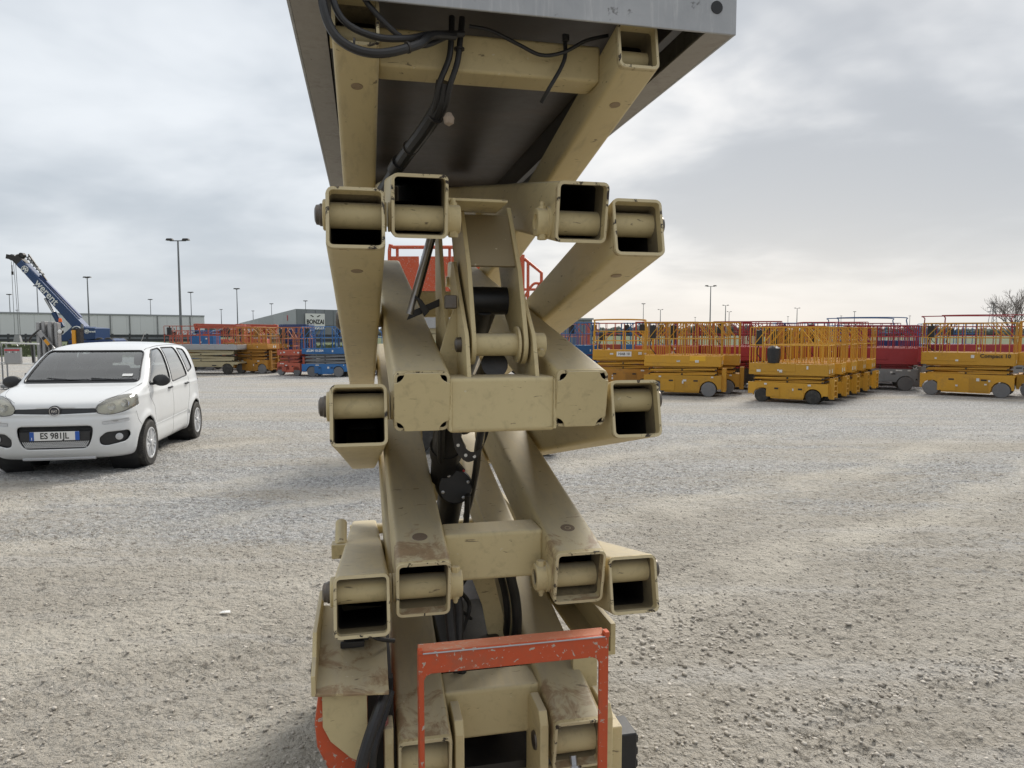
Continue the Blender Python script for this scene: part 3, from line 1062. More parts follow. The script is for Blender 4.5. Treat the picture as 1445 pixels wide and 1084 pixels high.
LAMPS = [(251, 340, 2, 'tallest lamp post with twin heads, rising behind the white car'),
         (123, 392, 1, 'lamp post rising to the right of the crane boom'),
         (52, 404, 1, 'lamp post whose top shows just left of the crane lettering'),
         (13, 416, 1, 'lamp post at the far left, left of the crane cables'),
         (24, 438, 1, 'short far lamp post between the crane cables'),
         (212, 423, 1, 'slim lamp post left of the tall twin-headed one'),
         (269, 413, 1, 'lamp post just right of the tall twin-headed one'),
         (334, 408, 1, 'lamp post at the end of the concrete building side wall'),
         (312, 437, 1, 'faint low lamp post above the red boom machines'),
         (357, 439, 1, 'faint low lamp post above the concrete side wall'),
         (383, 429, 1, 'lamp post above the middle of the concrete side wall'),
         (431, 425, 1, 'lamp post above the white building sign'),
         (1003, 404, 2, 'twin-headed lamp post above the yellow lifts right of the machine'),
         (1024, 431, 2, 'shorter twin-headed lamp post next to a taller one'),
         (1029, 440, 2, 'lowest of the twin-headed lamp posts standing close together'),
         (908, 429, 1, 'lamp post above the yellow lift with the raised guard rail'),
         (932, 437, 2, 'low lamp post with a wide head right of a slimmer one'),
         (1125, 435, 2, 'lamp post above the row of yellow lifts'),
         (1112, 447, 1, 'tiny far lamp post left of the one above the row of yellow lifts'),
         (1206, 440, 1, 'lamp post above the crimson lifts'),
         (1187, 446, 1, 'tiny far lamp post above the end of the yellow row'),
         (1284, 446, 1, 'far lamp post seen over the blue lift rail'),
         (981, 448, 1, 'smallest distant lamp post left of the twin-headed one')]
for (px_, tp, hd, lb) in LAMPS:
    lamp(px_, tp, hd, label=lb, r=0.13 if tp < 410 else (0.12 if tp < 430 else 0.18))

# pylon
Y = 560
X, zt = at(1402, 427, Y)
py = empty('electricity_pylon', (X, Y, 0))
tag(py, 'distant lattice electricity pylon left of the bare tree', 'pylon')
q = MB()
zt += 0
for s in (-1, 1):
    for t in (-1, 1):
        q.beam((s * 3, t * 3, 0), (s * 0.6, t * 0.6, zt), 0.35, 0.35)
for i in range(8):
    z0, z1 = zt * i / 8, zt * (i + 1) / 8
    w0, w1 = 3 - 2.4 * i / 8, 3 - 2.4 * (i + 1) / 8
    q.beam((-w0, -w0, z0), (w1, -w1, z1), 0.22, 0.22)
    q.beam((w0, -w0, z0), (-w1, -w1, z1), 0.22, 0.22)
q.build('mast', POLE, py, 0)
for zf, wd in ((0.97, 3.4), (0.84, 5.0), (0.71, 4.2)):
    q = MB()
    q.beam((-wd, 0, zt * zf), (wd, 0, zt * zf), 0.5, 0.35)
    q.beam((-wd, 0, zt * zf), (0, 0, zt * zf + 1.6), 0.25, 0.25)
    q.beam((wd, 0, zt * zf), (0, 0, zt * zf + 1.6), 0.25, 0.25)
    q.build('crossarm', POLE, py, 0)


# bare tree
def bare_tree(X, Y, Ht, seed, label):
    rr = random.Random(seed)
    root = empty('bare_tree', (X, Y, 0))
    tag(root, label, 'tree')
    tr, cr = MB(), MB()

    def grow(p, d, ln, r, depth):
        pts = [p]
        q_ = p
        dd = d.copy()
        for i in range(4):
            dd = (dd + Vector((rr.uniform(-.14, .14), rr.uniform(-.14, .14), rr.uniform(-.03, .10)))).normalized()
            q_ = q_ + dd * (ln / 4)
            pts.append(q_)
        (tr if depth == 0 else cr).tube(pts, r, 6 if depth < 2 else 4, None, caps=False, r1=r * 0.6)
        if depth >= 6:
            return
        n = 3 if depth < 5 else 2
        if depth == 0:
            n = 5
        for k in range(n):
            b = pts[-1] if k < 2 else pts[rr.choice((2, 3))]
            ax = Vector((rr.uniform(-1, 1), rr.uniform(-1, 1), rr.uniform(-.2, .5))).normalized()
            nd_ = (dd + ax * rr.uniform(0.45, 0.85)).normalized()
            if nd_.z < 0.1:
                nd_.z = 0.15
                nd_.normalize()
            grow(b, nd_, ln * rr.uniform(0.62, 0.82), max(r * 0.58, 0.006), depth + 1)
    grow(Vector((0, 0, 0)), Vector((0.02, 0, 1)), Ht * 0.30, Ht * 0.022, 0)
    tr.build('trunk', BARK, root)
    cr.build('crown', BARK, root)


X, zt = at(1436, 402, 40)
bare_tree(X, 40, zt * 1.02, 4, 'bare leafless tree behind the lifts at the right edge')


# ------------------------------------------------------------------ mobile crane
def crane():
    Y = 64.0
    s = Y / 980.0
    P = lambda px, py, dy=0: Vector((at(px, py, Y)[0], dy, at(px, py, Y)[1]))
    X0 = P(115, 470).x
    root = empty('mobile_crane', (X0, Y, 0))
    tag(root, 'navy blue mobile crane with its boom raised to the upper left', 'crane')
    L = lambda px, py, dy=0: P(px, py) - Vector((X0, 0, 0)) + Vector((0, dy, 0))
    foot, tip = L(118, 466), L(27, 367)
    d = (tip - foot).normalized()
    up = Vector((0, 1, 0)).cross(d)
    if up.z < 0:
        up = -up
    q = MB()
    a, b_ = foot, foot + (tip - foot) * 0.96
    prof = [(0, -0.42), (0.0, 0.50), ((b_ - a).length, 0.34), ((b_ - a).length, -0.30)]
    q.prism(prof, a + Vector((0, -0.42, 0)), d, up, (0, 0.84, 0))
    boom = q.build('boom', NAVY, root, 0, 0.05)
    q = MB()
    q.beam(a + up * 0.66 + d * 1.0, a + up * 0.50 + d * 6.2, 0.25, 0.12)
    q.build('boom_walkway', BLUED, root, 0)
    q = MB()
    q.beam(tip - d * 0.7, tip + d * 0.35, 0.6, 0.75, DARKM)
    q.beam(tip + up * 0.1, tip + d * 0.5 - up * 0.25 + Vector((-0.5, 0, 0.1)), 0.5, 0.4, DARKM)
    q.lathe([(0.30, -0.2), (0.30, 0.2)], tip + d * 0.55 + Vector((-0.15, 0, -0.2)), (0, 1, 0), 14, GREYM)
    q.lathe([(0.24, -0.2), (0.24, 0.2)], tip + d * 0.1 + up * 0.5, (0, 1, 0), 14, DARKM)
    q.build('boom_head', DARKM, root)
    q = MB()
    q.beam(tip + up * 0.75 - d * 0.3, tip + up * 0.75 - d * 2.4, 0.3, 0.1, GREYM)
    q.beam(tip + up * 1.0 - d * 0.2, tip + up * 0.6 - d * 3.0, 0.12, 0.1, DARKM)
    for i in range(6):
        q.beam(tip + up * (0.98 - 0.03 * i) - d * (0.3 + i * 0.4), tip + up * 0.55 - d * (0.5 + i * 0.4), 0.1, 0.08, GREYM)
    q.build('folded_jib', DARKM, root)
    # luffing cylinder
    q = MB()
    c0, c1 = L(88, 462), L(64, 421)
    q.tube([c0, c0 + (c1 - c0) * 0.5], 0.24, 12, NAVY)
    q.tube([c0 + (c1 - c0) * 0.5, c1], 0.13, 12, STEELB)
    q.build('luffing_cylinder', NAVY, root)
    # turret and counterweight
    q = MB()
    A = [L(95, 481), L(96, 474), L(110, 462), L(127, 461), L(127, 481)]
    q.prism([(p.x, p.z) for p in A], (0, -1.0, 0), (1, 0, 0), (0, 0, 1), (0, 2.0, 0))
    q.build('turret', NAVY, root, 0, 0.04)
    q = MB()
    A = [L(129, 480), L(129, 462), L(145, 463), L(145, 479)]
    q.prism([(p.x, p.z) for p in A], (0, -1.2, 0), (1, 0, 0), (0, 0, 1), (0, 2.4, 0))
    cw = q.build('counterweight', NAVY, root, 0, 0.06)
    # letters
    M = frame(foot + (tip - foot) * 0.53 + up * 0.04 + Vector((0, -0.45, 0)), -d, up)
    text('werent', 0.92, WHITE, boom, M, bold=0.015, extrude=0.005)

    def logo(c, r, par, xa, ya):
        qq = MB()
        ring = [(r * math.cos(t), r * math.sin(t)) for t in np.linspace(0, 2 * math.pi, 25)[:-1]]
        xa, ya = Vector(xa).normalized(), Vector(ya).normalized()
        qq.tube([c + xa * u_ + ya * v_ for u_, v_ in ring], r * 0.10, 6, closed=True)
        qq.build('ring_emblem', WHITE, par)
        text('W', r * 1.55, WHITE, par, frame(c, xa, ya), bold=0.03, extrude=0.005)
    logo(foot + (tip - foot) * 0.86 + Vector((0, -0.45, 0)), 0.30, boom, -d, up)
    logo(L(118, 468) + Vector((0, -1.03, 0)), 0.46, cw, (1, 0, 0), (0, 0, 1))
    logo(L(134, 468) + Vector((0, -1.23, 0)), 0.19, cw, (1, 0, 0), (0, 0, 1))
    text('werent', 0.25, WHITE, cw, frame(L(140.5, 468) + Vector((0, -1.23, 0)), (1, 0, 0), (0, 0, 1)), bold=0.01, extrude=0.005)
    q = MB()
    a0 = L(126, 462)
    q.box(a0.x - 0.05, a0.x + 0.15, -1.2, -1.1, a0.z - 1.2, a0.z + 0.3)
    q.build('ladder', GREYM, root, 0)
    # carrier
    q = MB()
    lx = L(86, 0).x
    rx = L(150, 0).x
    q.box(lx, rx, -1.25, 1.25, 0.62, 0.95)
    q.build('carrier', BLUED, root, 0, 0.04)
    q = MB()
    q.box(rx - 1.4, rx, -1.25, 1.25, 0.951, 1.10, top=(0.2, 0.1))
    q.build('driver_cab', NAVY, root, 0, 0.06)
    for k, fx in enumerate((0.1, 0.3, 0.68, 0.88)):
        for sy in (-1.05, 1.05):
            q = MB()
            q.lathe([(0.3, -0.16), (0.55, -0.15), (0.6, -0.06), (0.6, 0.06), (0.55, 0.15), (0.3, 0.16)], (lx + (rx - lx) * fx, sy, 0.6), (0, 1, 0), 20, TYRE)
            q.lathe([(0.28, -0.12), (0.1, -0.1), (0.28, 0.12)], (lx + (rx - lx) * fx, sy, 0.6), (0, 1, 0), 14, GREYM)
            q.build('wheel', TYRE, root)
    # hoist ropes and hook
    for (u0, v0, u1, v1) in ((16, 369, 21, 473), (19, 369, 27, 474), (22, 371, 29, 474)):
        q = MB()
        q.tube([L(u0, v0), L(u1, v1)], 0.022, 5, GREYM)
        q.build('hoist_rope', GREYM, root)
    q = MB()
    h = L(25, 476)
    q.box(h.x - 0.35, h.x + 0.35, -0.15, 0.15, h.z - 0.45, h.z + 0.2, top=(0.15, 0.02))
    q.tube([(h.x, 0, h.z - 0.4), (h.x + 0.1, 0, h.z - 0.7), (h.x, 0, h.z - 0.85), (h.x - 0.15, 0, h.z - 0.7)], 0.06, 6)
    q.build('hook_block', ALU, root)
    q = MB()
    a1, a2 = L(17, 374), L(17.5, 384)
    q.tube([a1, a2], 0.03, 5, DARKM)
    q.lathe([(0.09, 0), (0.09, 0.3)], a2 - Vector((0, 0, 0.25)), (0, 0, 1), 8, DARKM)
    q.build('hoist_limit_weight', DARKM, root)


crane()


# ------------------------------------------------------------------ mast machine and railing by the car
def mast_machine():
    Y = 24.0
    L = lambda px, py: at(px, py, Y)
    X0 = L(66, 470)[0]
    root = empty('mast_lift', (X0, Y, 0))
    tag(root, 'grey telescopic mast machine with an orange beacon behind the car', 'mast lift')
    zt = L(66, 455)[1]
    w = 30 / 980 * Y
    for i, (x0, x1, dy, dz) in enumerate(((0, .18, 0, 0), (.21, .38, .05, .03), (.42, .50, .12, -.05), (.53, .72, .03, .02), (.75, .84, .1, 0), (.86, 1.0, .02, -.02))):
        q = MB()
        q.box(-w / 2 + w * x0, -w / 2 + w * x1, dy, dy + 0.18, 0.15, zt + dz)
        q.box(-w / 2 + w * x0 + 0.015, -w / 2 + w * x1 - 0.015, dy - 0.02, dy, 0.2, zt + dz - 0.05)
        q.build('mast_profile', ALU, root, 0, 0.006)
    q = MB()
    q.lathe([(0.0, 0.12), (0.035, 0.115), (0.05, 0.08), (0.055, 0), (0.055, -0.02)][::-1], (L(62, 0)[0] - X0, 0.05, zt + 0.03), (0, 0, 1), 14, BEACON)
    q.build('beacon', BEACON, root)
    q = MB()
    a, b_ = L(58, 468), L(79, 494)
    q.beam((a[0] - X0, -0.12, a[1]), (b_[0] - X0, -0.12, b_[1]), 0.05, 0.16)
    br = q.build('brace_arm', ALU, root, 0, 0.005)
    a, b_ = Vector((a[0] - X0, -0.155, a[1])), Vector((b_[0] - X0, -0.155, b_[1]))
    for k in range(4):
        q = MB()
        p0, p1 = a + (b_ - a) * (0.30 + 0.14 * k), a + (b_ - a) * (0.44 + 0.14 * k)
        q.beam(p0, p1, 0.012, 0.10)
        q.build('warning_stripe', BLACKP if k in (0, 3) else CARDY, br, 0)
    q = MB()
    p = [L(58, 466), L(48, 474), L(44, 480), L(47, 486), L(50, 512)]
    q.tube([(u - X0, -0.1, v) for u, v in p], 0.035, 6)
    q.build('bent_arm', DARKM, root)
    q = MB()
    p = L(51, 0)[0] - X0
    q.box(p - 0.03, p + 0.05, -0.15, 0.0, 0.15, 1.25)
    q.build('dark_leg', DARKM, root, 0)
    q = MB()
    p = L(84, 0)[0] - X0
    q.box(p - 0.06, p + 0.06, -0.1, 0.02, 0.15, L(84, 466)[1])
    q.build('amber_post', CARDY, root, 0, 0.01)
    q = MB()
    c = L(88, 468)
    q.lathe([(0.0, -0.03), (0.085, -0.02), (0.095, 0.0), (0.09, 0.06), (0.0, 0.09)], (c[0] - X0, -0.12, c[1]), (0, 1, 0), 18, DARKM)
    q.lathe([(0.0, -0.05), (0.05, -0.045), (0.078, -0.022)], (c[0] - X0, -0.12, c[1]), (0, 1, 0), 18, WHITE)
    q.build('round_lamp', DARKM, root)
    q = MB()
    q.box(p - 0.1, p + 0.22, -0.05, 0.15, c[1] + 0.03, c[1] + 0.11)
    q.box(p + 0.02, p + 0.2, -0.05, 0.15, 0.6, c[1] + 0.03)
    q.build('head_bracket', DARKM, root, 0)
    q = MB()
    q.box(-0.6, 0.8, -0.35, 0.5, 0.08, 0.28)
    q.build('base_frame', GREYM, root, 0, 0.01)
    for sx in (-0.5, 0.7):
        for sy in (-0.3, 0.4):
            q = MB()
            q.lathe([(0.1, -0.04), (0.1, 0.04)], (sx, sy, 0.1), (0, 1, 0), 14, TYRE)
            q.build('wheel', TYRE, root)


mast_machine()


def railing():
    Y = 20.5
    L = lambda px, py: Vector((at(px, py, Y)[0], 0, at(px, py, Y)[1]))
    X0 = L(20, 0).x
    O = Vector((X0, 0, 0))
    root = empty('steel_railing', (X0, Y, 0))
    tag(root, 'pale tubular railing with a grey notice box left of the car', 'railing')
    q = MB()
    a, b_ = L(2, 484) - O, L(55, 485.5) - O
    q.tube([a, b_], 0.022, 8)
    a, b_ = L(-4, 514) - O, L(48, 513.5) - O
    q.tube([a, b_], 0.016, 8)
    a, b_ = L(-4, 512) - O, L(8, 511.5) - O
    q.tube([a, b_], 0.02, 8)
    q.build('rail', WSTICK, root)
    for px, y0 in ((1.5, 484), (8.5, 485), (48, 486)):
        q = MB()
        p = L(px, y0) - O
        z0 = 0.0 if px < 40 else L(48, 514).z
        q.tube([p, (p.x, 0, z0)], 0.02, 8)
        q.build('post', GREYM, root)
    q = MB()
    a, b_ = L(8, 513) - O, L(30, 491) - O
    q.box(a.x, b_.x, -0.05, 0.03, a.z, b_.z)
    bx = q.build('notice_box', ALU, root, 0, 0.006)
    q = MB()
    z1 = L(0, 493).z
    z0 = L(0, 495.2).z
    q.box(a.x + 0.02, b_.x - 0.02, -0.056, -0.051, z0, z1)
    q.build('red_band', REDP, bx, 0)
    for k in range(4):
        q = MB()
        x = a.x + 0.05 + k * 0.1
        q.box(x, x + 0.035, -0.056, -0.051, z0 - 0.05, z0 - 0.02)
        q.build('printed_mark', BLACKP if k % 2 == 0 else WHITE, bx, 0)
    q = MB()
    q.box(-0.75, 0.15, -0.35, 0.35, 0.05, 0.14)
    q.build('foot_plate', GREYM, root, 0, 0.02)


railing()
q = MB()
for k in range(3):
    q.lathe([(0.14, 0), (0.16, 0.03), (0.11, 0.07), (0.05, 0.08)], (k * 0.25, 0.1 * (k % 2), 0.0), (0, 0, 1), 12, DARKM)
    q.beam((k * 0.25 - 0.2, 0, 0.07), (k * 0.25 + 0.2, 0.1, 0.13), 0.1, 0.06, ALU)
p = at(18, 552, 18.5)
o = q.build('scrap_pile', ALU)
o.location = (p[0], 18.5, 0)
tag(o, 'small heap of metal fittings lying at the foot of the railing', 'scrap')


# ------------------------------------------------------------------ stored lifts
def wheel(parent, x, y, r, w, tyre_m, hub_m, yo):
    q = MB()
    q.lathe([(r * 0.55, -w / 2), (r * 0.93, -w / 2), (r, -w / 2 + 0.012), (r, w / 2 - 0.012), (r * 0.93, w / 2), (r * 0.55, w / 2)], (x, y, r), (0, 1, 0), 22, tyre_m)
    t = q.build('wheel', tyre_m, parent)
    q = MB()
    f = -1 if y < 0 else 1
    q.lathe([(r * 0.56, w * 0.40), (r * 0.50, w * 0.43), (r * 0.42, w * 0.25), (r * 0.2, w * 0.25), (r * 0.18, w * 0.48), (0.0, w * 0.5)], (x, y, r), (0, f, 0), 16, hub_m)
    q.build('hub', hub_m, t)
    return t


def rails(L, W, z0, z1, r, posts, style, x_in=0.02):
    q = MB()
    a, b_ = L / 2 - x_in, W / 2 - 0.02
    mid = z0 + (z1 - z0) * 0.52
    for z in (z1, mid):
        c = 0.06
        loop = []
        for (sx, sy, a0) in ((1, 1, 0), (-1, 1, 90), (-1, -1, 180), (1, -1, 270)):
            for t in range(4):
                an = R(a0 + t * 30)
                loop.append((sx * (a - c) + c * math.cos(an), sy * (b_ - c) + c * math.sin(an), z))
        q.tube(loop, r, 6, closed=True)
    for sy in (-b_, b_):
        for i in range(posts):
            x = -a + 2 * a * i / (posts - 1)
            q.tube([(x, sy, z0), (x, sy, z1)], r * 0.9, 6, caps=False)
            if style == 'fold' and i % 2 == 1 and i < posts - 1:
                q.tube([(x + 0.06, sy, z0), (x + 0.06, sy, z1)], r * 0.8, 6, caps=False)
        if style == 'fold':
            for s in (-1, 1):
                q.tube([(s * (a - 0.42), sy, z1), (s * (a - 0.12), sy, mid + 0.04), (s * (a - 0.12), sy, z0)], r * 0.9, 6, caps=False)
                q.tube([(s * (a - 0.62), sy, z1), (s * (a - 0.32), sy, mid + 0.04)], r * 0.9, 6, caps=False)
    for sx in (-a, a):
        for y in (-b_ * 0.35, b_ * 0.35):
            q.tube([(sx, y, z0), (sx, y, z1)], r * 0.9, 6, caps=False)
    return q


def make_lift(name, label, cat, group, X, Y, ang, L=1.85, W=0.78, zc=(0.10, 0.48), zs=0.66, zd=0.93, zt=1.79, wb=1.16, wr=0.165,
              cb=YELLOW, cs=YELLOW, cd=YELLOW, cr=YELLOW, tyre=GTYRE, hub=DARKM, ladder=True, ladder_m=None, style='fold', posts=7, layers=2,
              stickers=True, box=True, text_=None, hub2=None, toe=None, upper=None):
    root = empty(name, (X, Y, 0), R(ang))
    tag(root, label, cat, group)
    z0, z1 = zc
    # chassis with wheel cut-outs
    hb = wb / 2
    q = MB()
    prof = [(-L / 2, z0 + 0.14), (-L / 2, z1), (L / 2, z1), (L / 2, z0 + 0.14)]
    c2 = arc(hb, wr, wr + 0.03, 0, 180, 8)
    c1 = arc(-hb, wr, wr + 0.03, 0, 180, 8)
    c2 = [(x, max(z, z0)) for x, z in c2]
    c1 = [(x, max(z, z0)) for x, z in c1]
    prof = [(-L / 2, z0 + 0.10), (-L / 2, z1), (L / 2, z1), (L / 2, z0 + 0.10), (hb + wr + 0.05, z0 + 0.10)] + c2 + [(hb - wr - 0.05, z0), (-hb + wr + 0.05, z0)] + c1 + [(-hb - wr - 0.05, z0 + 0.10)]
    for sy in (-1, 1):
        q.prism(prof, (0, sy * W / 2 - (0.05 if sy > 0 else 0), 0), (1, 0, 0), (0, 0, 1), (0, 0.05, 0))
    q.box(-L / 2 + 0.02, L / 2 - 0.02, -W / 2 + 0.03, W / 2 - 0.03, z1 - 0.07, z1 - 0.01)
    q.box(-hb + wr + 0.06, hb - wr - 0.06, -W / 2 + 0.04, W / 2 - 0.04, z0 + 0.01, z1 - 0.05)
    ch = q.build('chassis', cb, root, 0)
    # recessed service doors
    for i, s in enumerate((-0.45, 0.32)):
        for sy in (-1,):
            q = MB()
            w_ = wb * 0.27
            q.box(s * wb * 0.6 - w_ / 2, s * wb * 0.6 + w_ / 2, sy * (W / 2 + 0.012), sy * (W / 2 + 0.002), z0 + 0.04, z1 - 0.10)
            q.box(s * wb * 0.6 + w_ * 0.1, s * wb * 0.6 + w_ * 0.4, sy * (W / 2 + 0.016), sy * (W / 2 + 0.011), z1 - 0.16, z1 - 0.12, BLACKP)
            q.mats = [cb, BLACKP]
            q.m = [0] * 6 + [1] * 6
            q.build('service_door', cb, root, 0)
    for sx in (-hb, hb):
        for sy in (-1, 1):
            wheel(root, sx, sy * (W / 2 - 0.055), wr, 0.11, tyre, hub2 if (hub2 and sx > 0) else hub, sy)
    # folded scissor pack
    n = layers * 2
    dz = (zs - z1) / n
    for i in range(n):
        s = 1 if i % 2 == 0 else -1
        for sy in (-1, 1):
            q = MB()
            y_ = sy * (W / 2 - 0.06 - (0.05 if i % 2 else 0))
            q.beam((-L * 0.44, y_, z1 + dz * (i + 0.5) - s * dz * 0.28), (L * 0.44, y_, z1 + dz * (i + 0.5) + s * dz * 0.28), 0.045, dz * 0.72)
            q.build('scissor_arm', cs, root, 0)
    q = MB()
    for i in range(n // 2 + 1):
        for xx in (-L * 0.43, 0, L * 0.43):
            q.tube([(xx, -W / 2 + 0.02, z1 + dz * (2 * i) * 0.98 + dz * 0.5), (xx, W / 2 - 0.02, z1 + dz * (2 * i) * 0.98 + dz * 0.5)], 0.022, 8)
    q.build('pivot_pin', DARKM, root)
    # deck
    q = MB()
    q.box(-L / 2, L / 2, -W / 2 + 0.02, W / 2 - 0.02, zs + 0.02, zs + 0.06)
    for sy in (-1, 1):
        q.box(-L / 2 + 0.01, L / 2 - 0.01, sy * W / 2 - (0.03 if sy > 0 else 0), sy * W / 2 + (0.03 if sy < 0 else 0), zs, zd)
    for sx in (-1, 1):
        q.box(sx * L / 2 - (0.03 if sx > 0 else 0), sx * L / 2 + (0.03 if sx < 0 else 0), -W / 2 + 0.031, W / 2 - 0.031, zs + 0.004, zd - 0.004)
    q.box(-L / 2 + 0.02, L * 0.1, -W / 2 - 0.008, -W / 2 + 0.02, zs + (zd - zs) * 0.3, zd + 0.006)
    dk = q.build('platform', cd, root, 0, 0.006, 1)
    rails(L, W, zd - 0.03, zt, 0.0135, posts, style).build('guard_rail', cr, root)
    if upper:
        q = MB()
        a, b2 = L / 2, W / 2 - 0.03
        for sy in (-1, 1):
            y_ = sy * b2
            q.tube(smooth_path([(-a + 0.05, y_, zt - 0.25), (-a + 0.05, y_, upper - 0.08), (-a + 0.14, y_, upper), (a * upper_f(L), y_, upper + 0.0), (a * upper_f(L) + 0.15, y_, upper - 0.1), (a * upper_f(L) + 0.22, y_, zt - 0.3)], 4), 0.018, 6)
        q.build('raised_rail', cr, root)
    if toe:
        q = MB()
        q.box(-L * 0.12, L * 0.30, -W / 2 - 0.006, -W / 2 - 0.002, zd - (zd - zs) * 0.5, zd - 0.005)
        q.build('bright_panel', toe, dk, 0)
    if ladder:
        q = MB()
        lm = ladder_m or cb
        xl = L / 2 + 0.07
        for y_ in (-W * 0.32, W * 0.20):
            q.box(xl - 0.06, xl + 0.04, y_ - 0.03, y_ + 0.03, z0 + 0.03, zs - 0.05)
        for i in range(4):
            z_ = z0 + 0.08 + (zs - z0 - 0.2) * i / 3
            q.box(xl - 0.02, xl + 0.03, -W * 0.32, W * 0.20, z_ - 0.015, z_ + 0.015)
        q.box(L / 2 + 0.002, L / 2 + 0.02, -W / 2 + 0.04, W / 2 - 0.04, z0 + 0.06, z1)
        q.build('ladder', lm, root, 0)
    if box:
        q = MB()
        x_ = -L / 2 + 0.12 + rnd.random() * 0.1
        zq = zd + (zt - zd) * 0.5
        q.box(x_, x_ + 0.16, -W / 2 + 0.03, -W / 2 + 0.13, zq, zq + (zt - zd) * 0.42)
        q.tube([(x_ + 0.1, -W / 2 + 0.08, zq + 0.3), (x_ + 0.1, -W / 2 + 0.04, zq + 0.38)], 0.02, 6)
        q.build('control_box', BLACK, root, 0, 0.01)
        q = MB()
        q.tube(smooth_path([(x_ + 0.05, -W / 2 + 0.1, zq), (x_ + 0.0, -W / 2 + 0.15, zq - 0.2), (x_ + 0.15, -W / 2 + 0.2, zd + 0.02)], 4), 0.012, 5)
        q.build('control_cable', BLACK, root)
    if stickers:
        rr = random.Random(int(X * 100 + Y * 10))
        for i in range(7):
            q = MB()
            w_, h_ = rr.uniform(0.03, 0.10), rr.uniform(0.03, 0.08)
            x_ = rr.uniform(-L * 0.42, L * 0.42)
            lev = rr.choice((0, 0, 1))
            z_ = rr.uniform(z0 + 0.12, z1 - 0.12) if lev == 0 else rr.uniform(zs + 0.06, zd - 0.10)
            if lev == 0 and abs(abs(x_) - hb) < wr + 0.06:
                z_ = z1 - 0.06
                h_ = 0.04
            q.box(x_, x_ + w_, -W / 2 - 0.0165, -W / 2 - 0.0135, z_, z_ + h_)
            q.build('sticker', WSTICK, ch if lev == 0 else dk, 0)
        for i in range(2):
            q = MB()
            y_ = rr.uniform(-W * 0.4, W * 0.25)
            q.box(L / 2 + 0.001, L / 2 + 0.004, y_, y_ + 0.07, zs + 0.06, zs + 0.15)
            q.build('sticker', WSTICK, dk, 0)
    if text_:
        body, size, mat, xx, zq, backing = text_
        if backing:
            q = MB()
            q.box(xx - backing[0] / 2, xx + backing[0] / 2, -W / 2 - 0.012, -W / 2 - 0.009, zq - backing[1] / 2, zq + backing[1] / 2)
            q.build('name_plate', backing[2], dk, 0)
        text(body, size, mat, dk, frame((xx, -W / 2 - 0.014, zq), (1, 0, 0), (0, 0, 1)), bold=size * 0.02, extrude=0.001)
    return root


def upper_f(L):
    return 0.55


SL = 'scissor_lift'
CATL = 'scissor lift'
# the nested row of five yellow lifts
GY = 'yellow scissor lifts nested in a row'
lx, ly = (5.99 + 6.94) / 2 + 0.02, (16.67 + 16.01) / 2
ang = math.degrees(math.atan2(-0.66, 0.95))
nrmv = Vector((0.57, 0.82))
row = None
labs = ['front yellow scissor lift of the nested row, stickers on its low chassis', 'second yellow scissor lift, nested right behind the front one of the row',
        'third yellow scissor lift, in the middle of the nested row', 'fourth yellow scissor lift, last but one of the nested row',
        'last yellow scissor lift of the nested row, next to the crimson lifts']
for i in range(5):
    cx = lx + nrmv.x * 0.39 + i * 0.66
    cy = ly + nrmv.y * 0.39 + i * 0.80
    if i == 0:
        row = make_lift(SL, labs[0], CATL, GY, cx, cy, ang, L=1.80, wb=1.157, tyre=TYRE, hub=GREYM)
        q = MB()
        q.lathe([(0.0, -0.2), (0.13, -0.19), (0.16, 0.0), (0.15, 0.16), (0.06, 0.22)], (-0.34, -0.30, 1.13), (0, 0, 1), 10, BLACK)
        q.build('covered_controls', BLACK, row)
        cc = None
    else:
        c = copy_tree(row)
        for ch in list(c.children):
            if ch.name.startswith('covered_controls'):
                bpy.data.objects.remove(ch)
        c.location = (cx, cy, 0)
        c.rotation_euler.z += R((0, 1.6, -1.2, 2.2, -0.8)[i])
        c['label'] = labs[i]

# yellow pair further left
GY2 = 'yellow scissor lifts parked side by side behind the cream arms'
pa = -20
pd = Vector((math.cos(R(pa)), math.sin(R(pa))))
pn = Vector((-pd.y, pd.x))
w0 = Vector((5.08, 17.90)) - pd * 0.68 + pn * 0.4
p1 = make_lift(SL, 'yellow scissor lift with a bright yellow side panel, nearest beside the cream arms', CATL, GY2, w0.x, w0.y, pa, L=1.98, W=0.8, wb=1.36, wr=0.19,
               zc=(0.1, 0.55), zs=0.78, zd=1.06, zt=1.93, tyre=GTYRE, hub=LTYRE, toe=YELLOWB)
p2 = copy_tree(p1)
p2.location = (w0.x + 0.74, w0.y + 0.85, 0)
p2['label'] = 'yellow scissor lift directly behind the one with the bright yellow panel'
# the one with lettering and a second rail above
x0, x1 = at(836, 500, 20.5)[0], at(905, 500, 20.5)[0]
make_lift(SL, 'yellow scissor lift with lettered deck side and raised thin guard rail', CATL, None, (x0 + x1) / 2 + 0.15, 20.3, -8, L=1.75, wb=1.2, zc=(0.1, 0.62), zs=0.88, zd=1.16,
          zt=1.70, upper=2.03, text_=('HAB 10', 0.10, BLACKP, 0.02, 1.05, (0.42, 0.14, WHITE)), cb=YELLOWD)
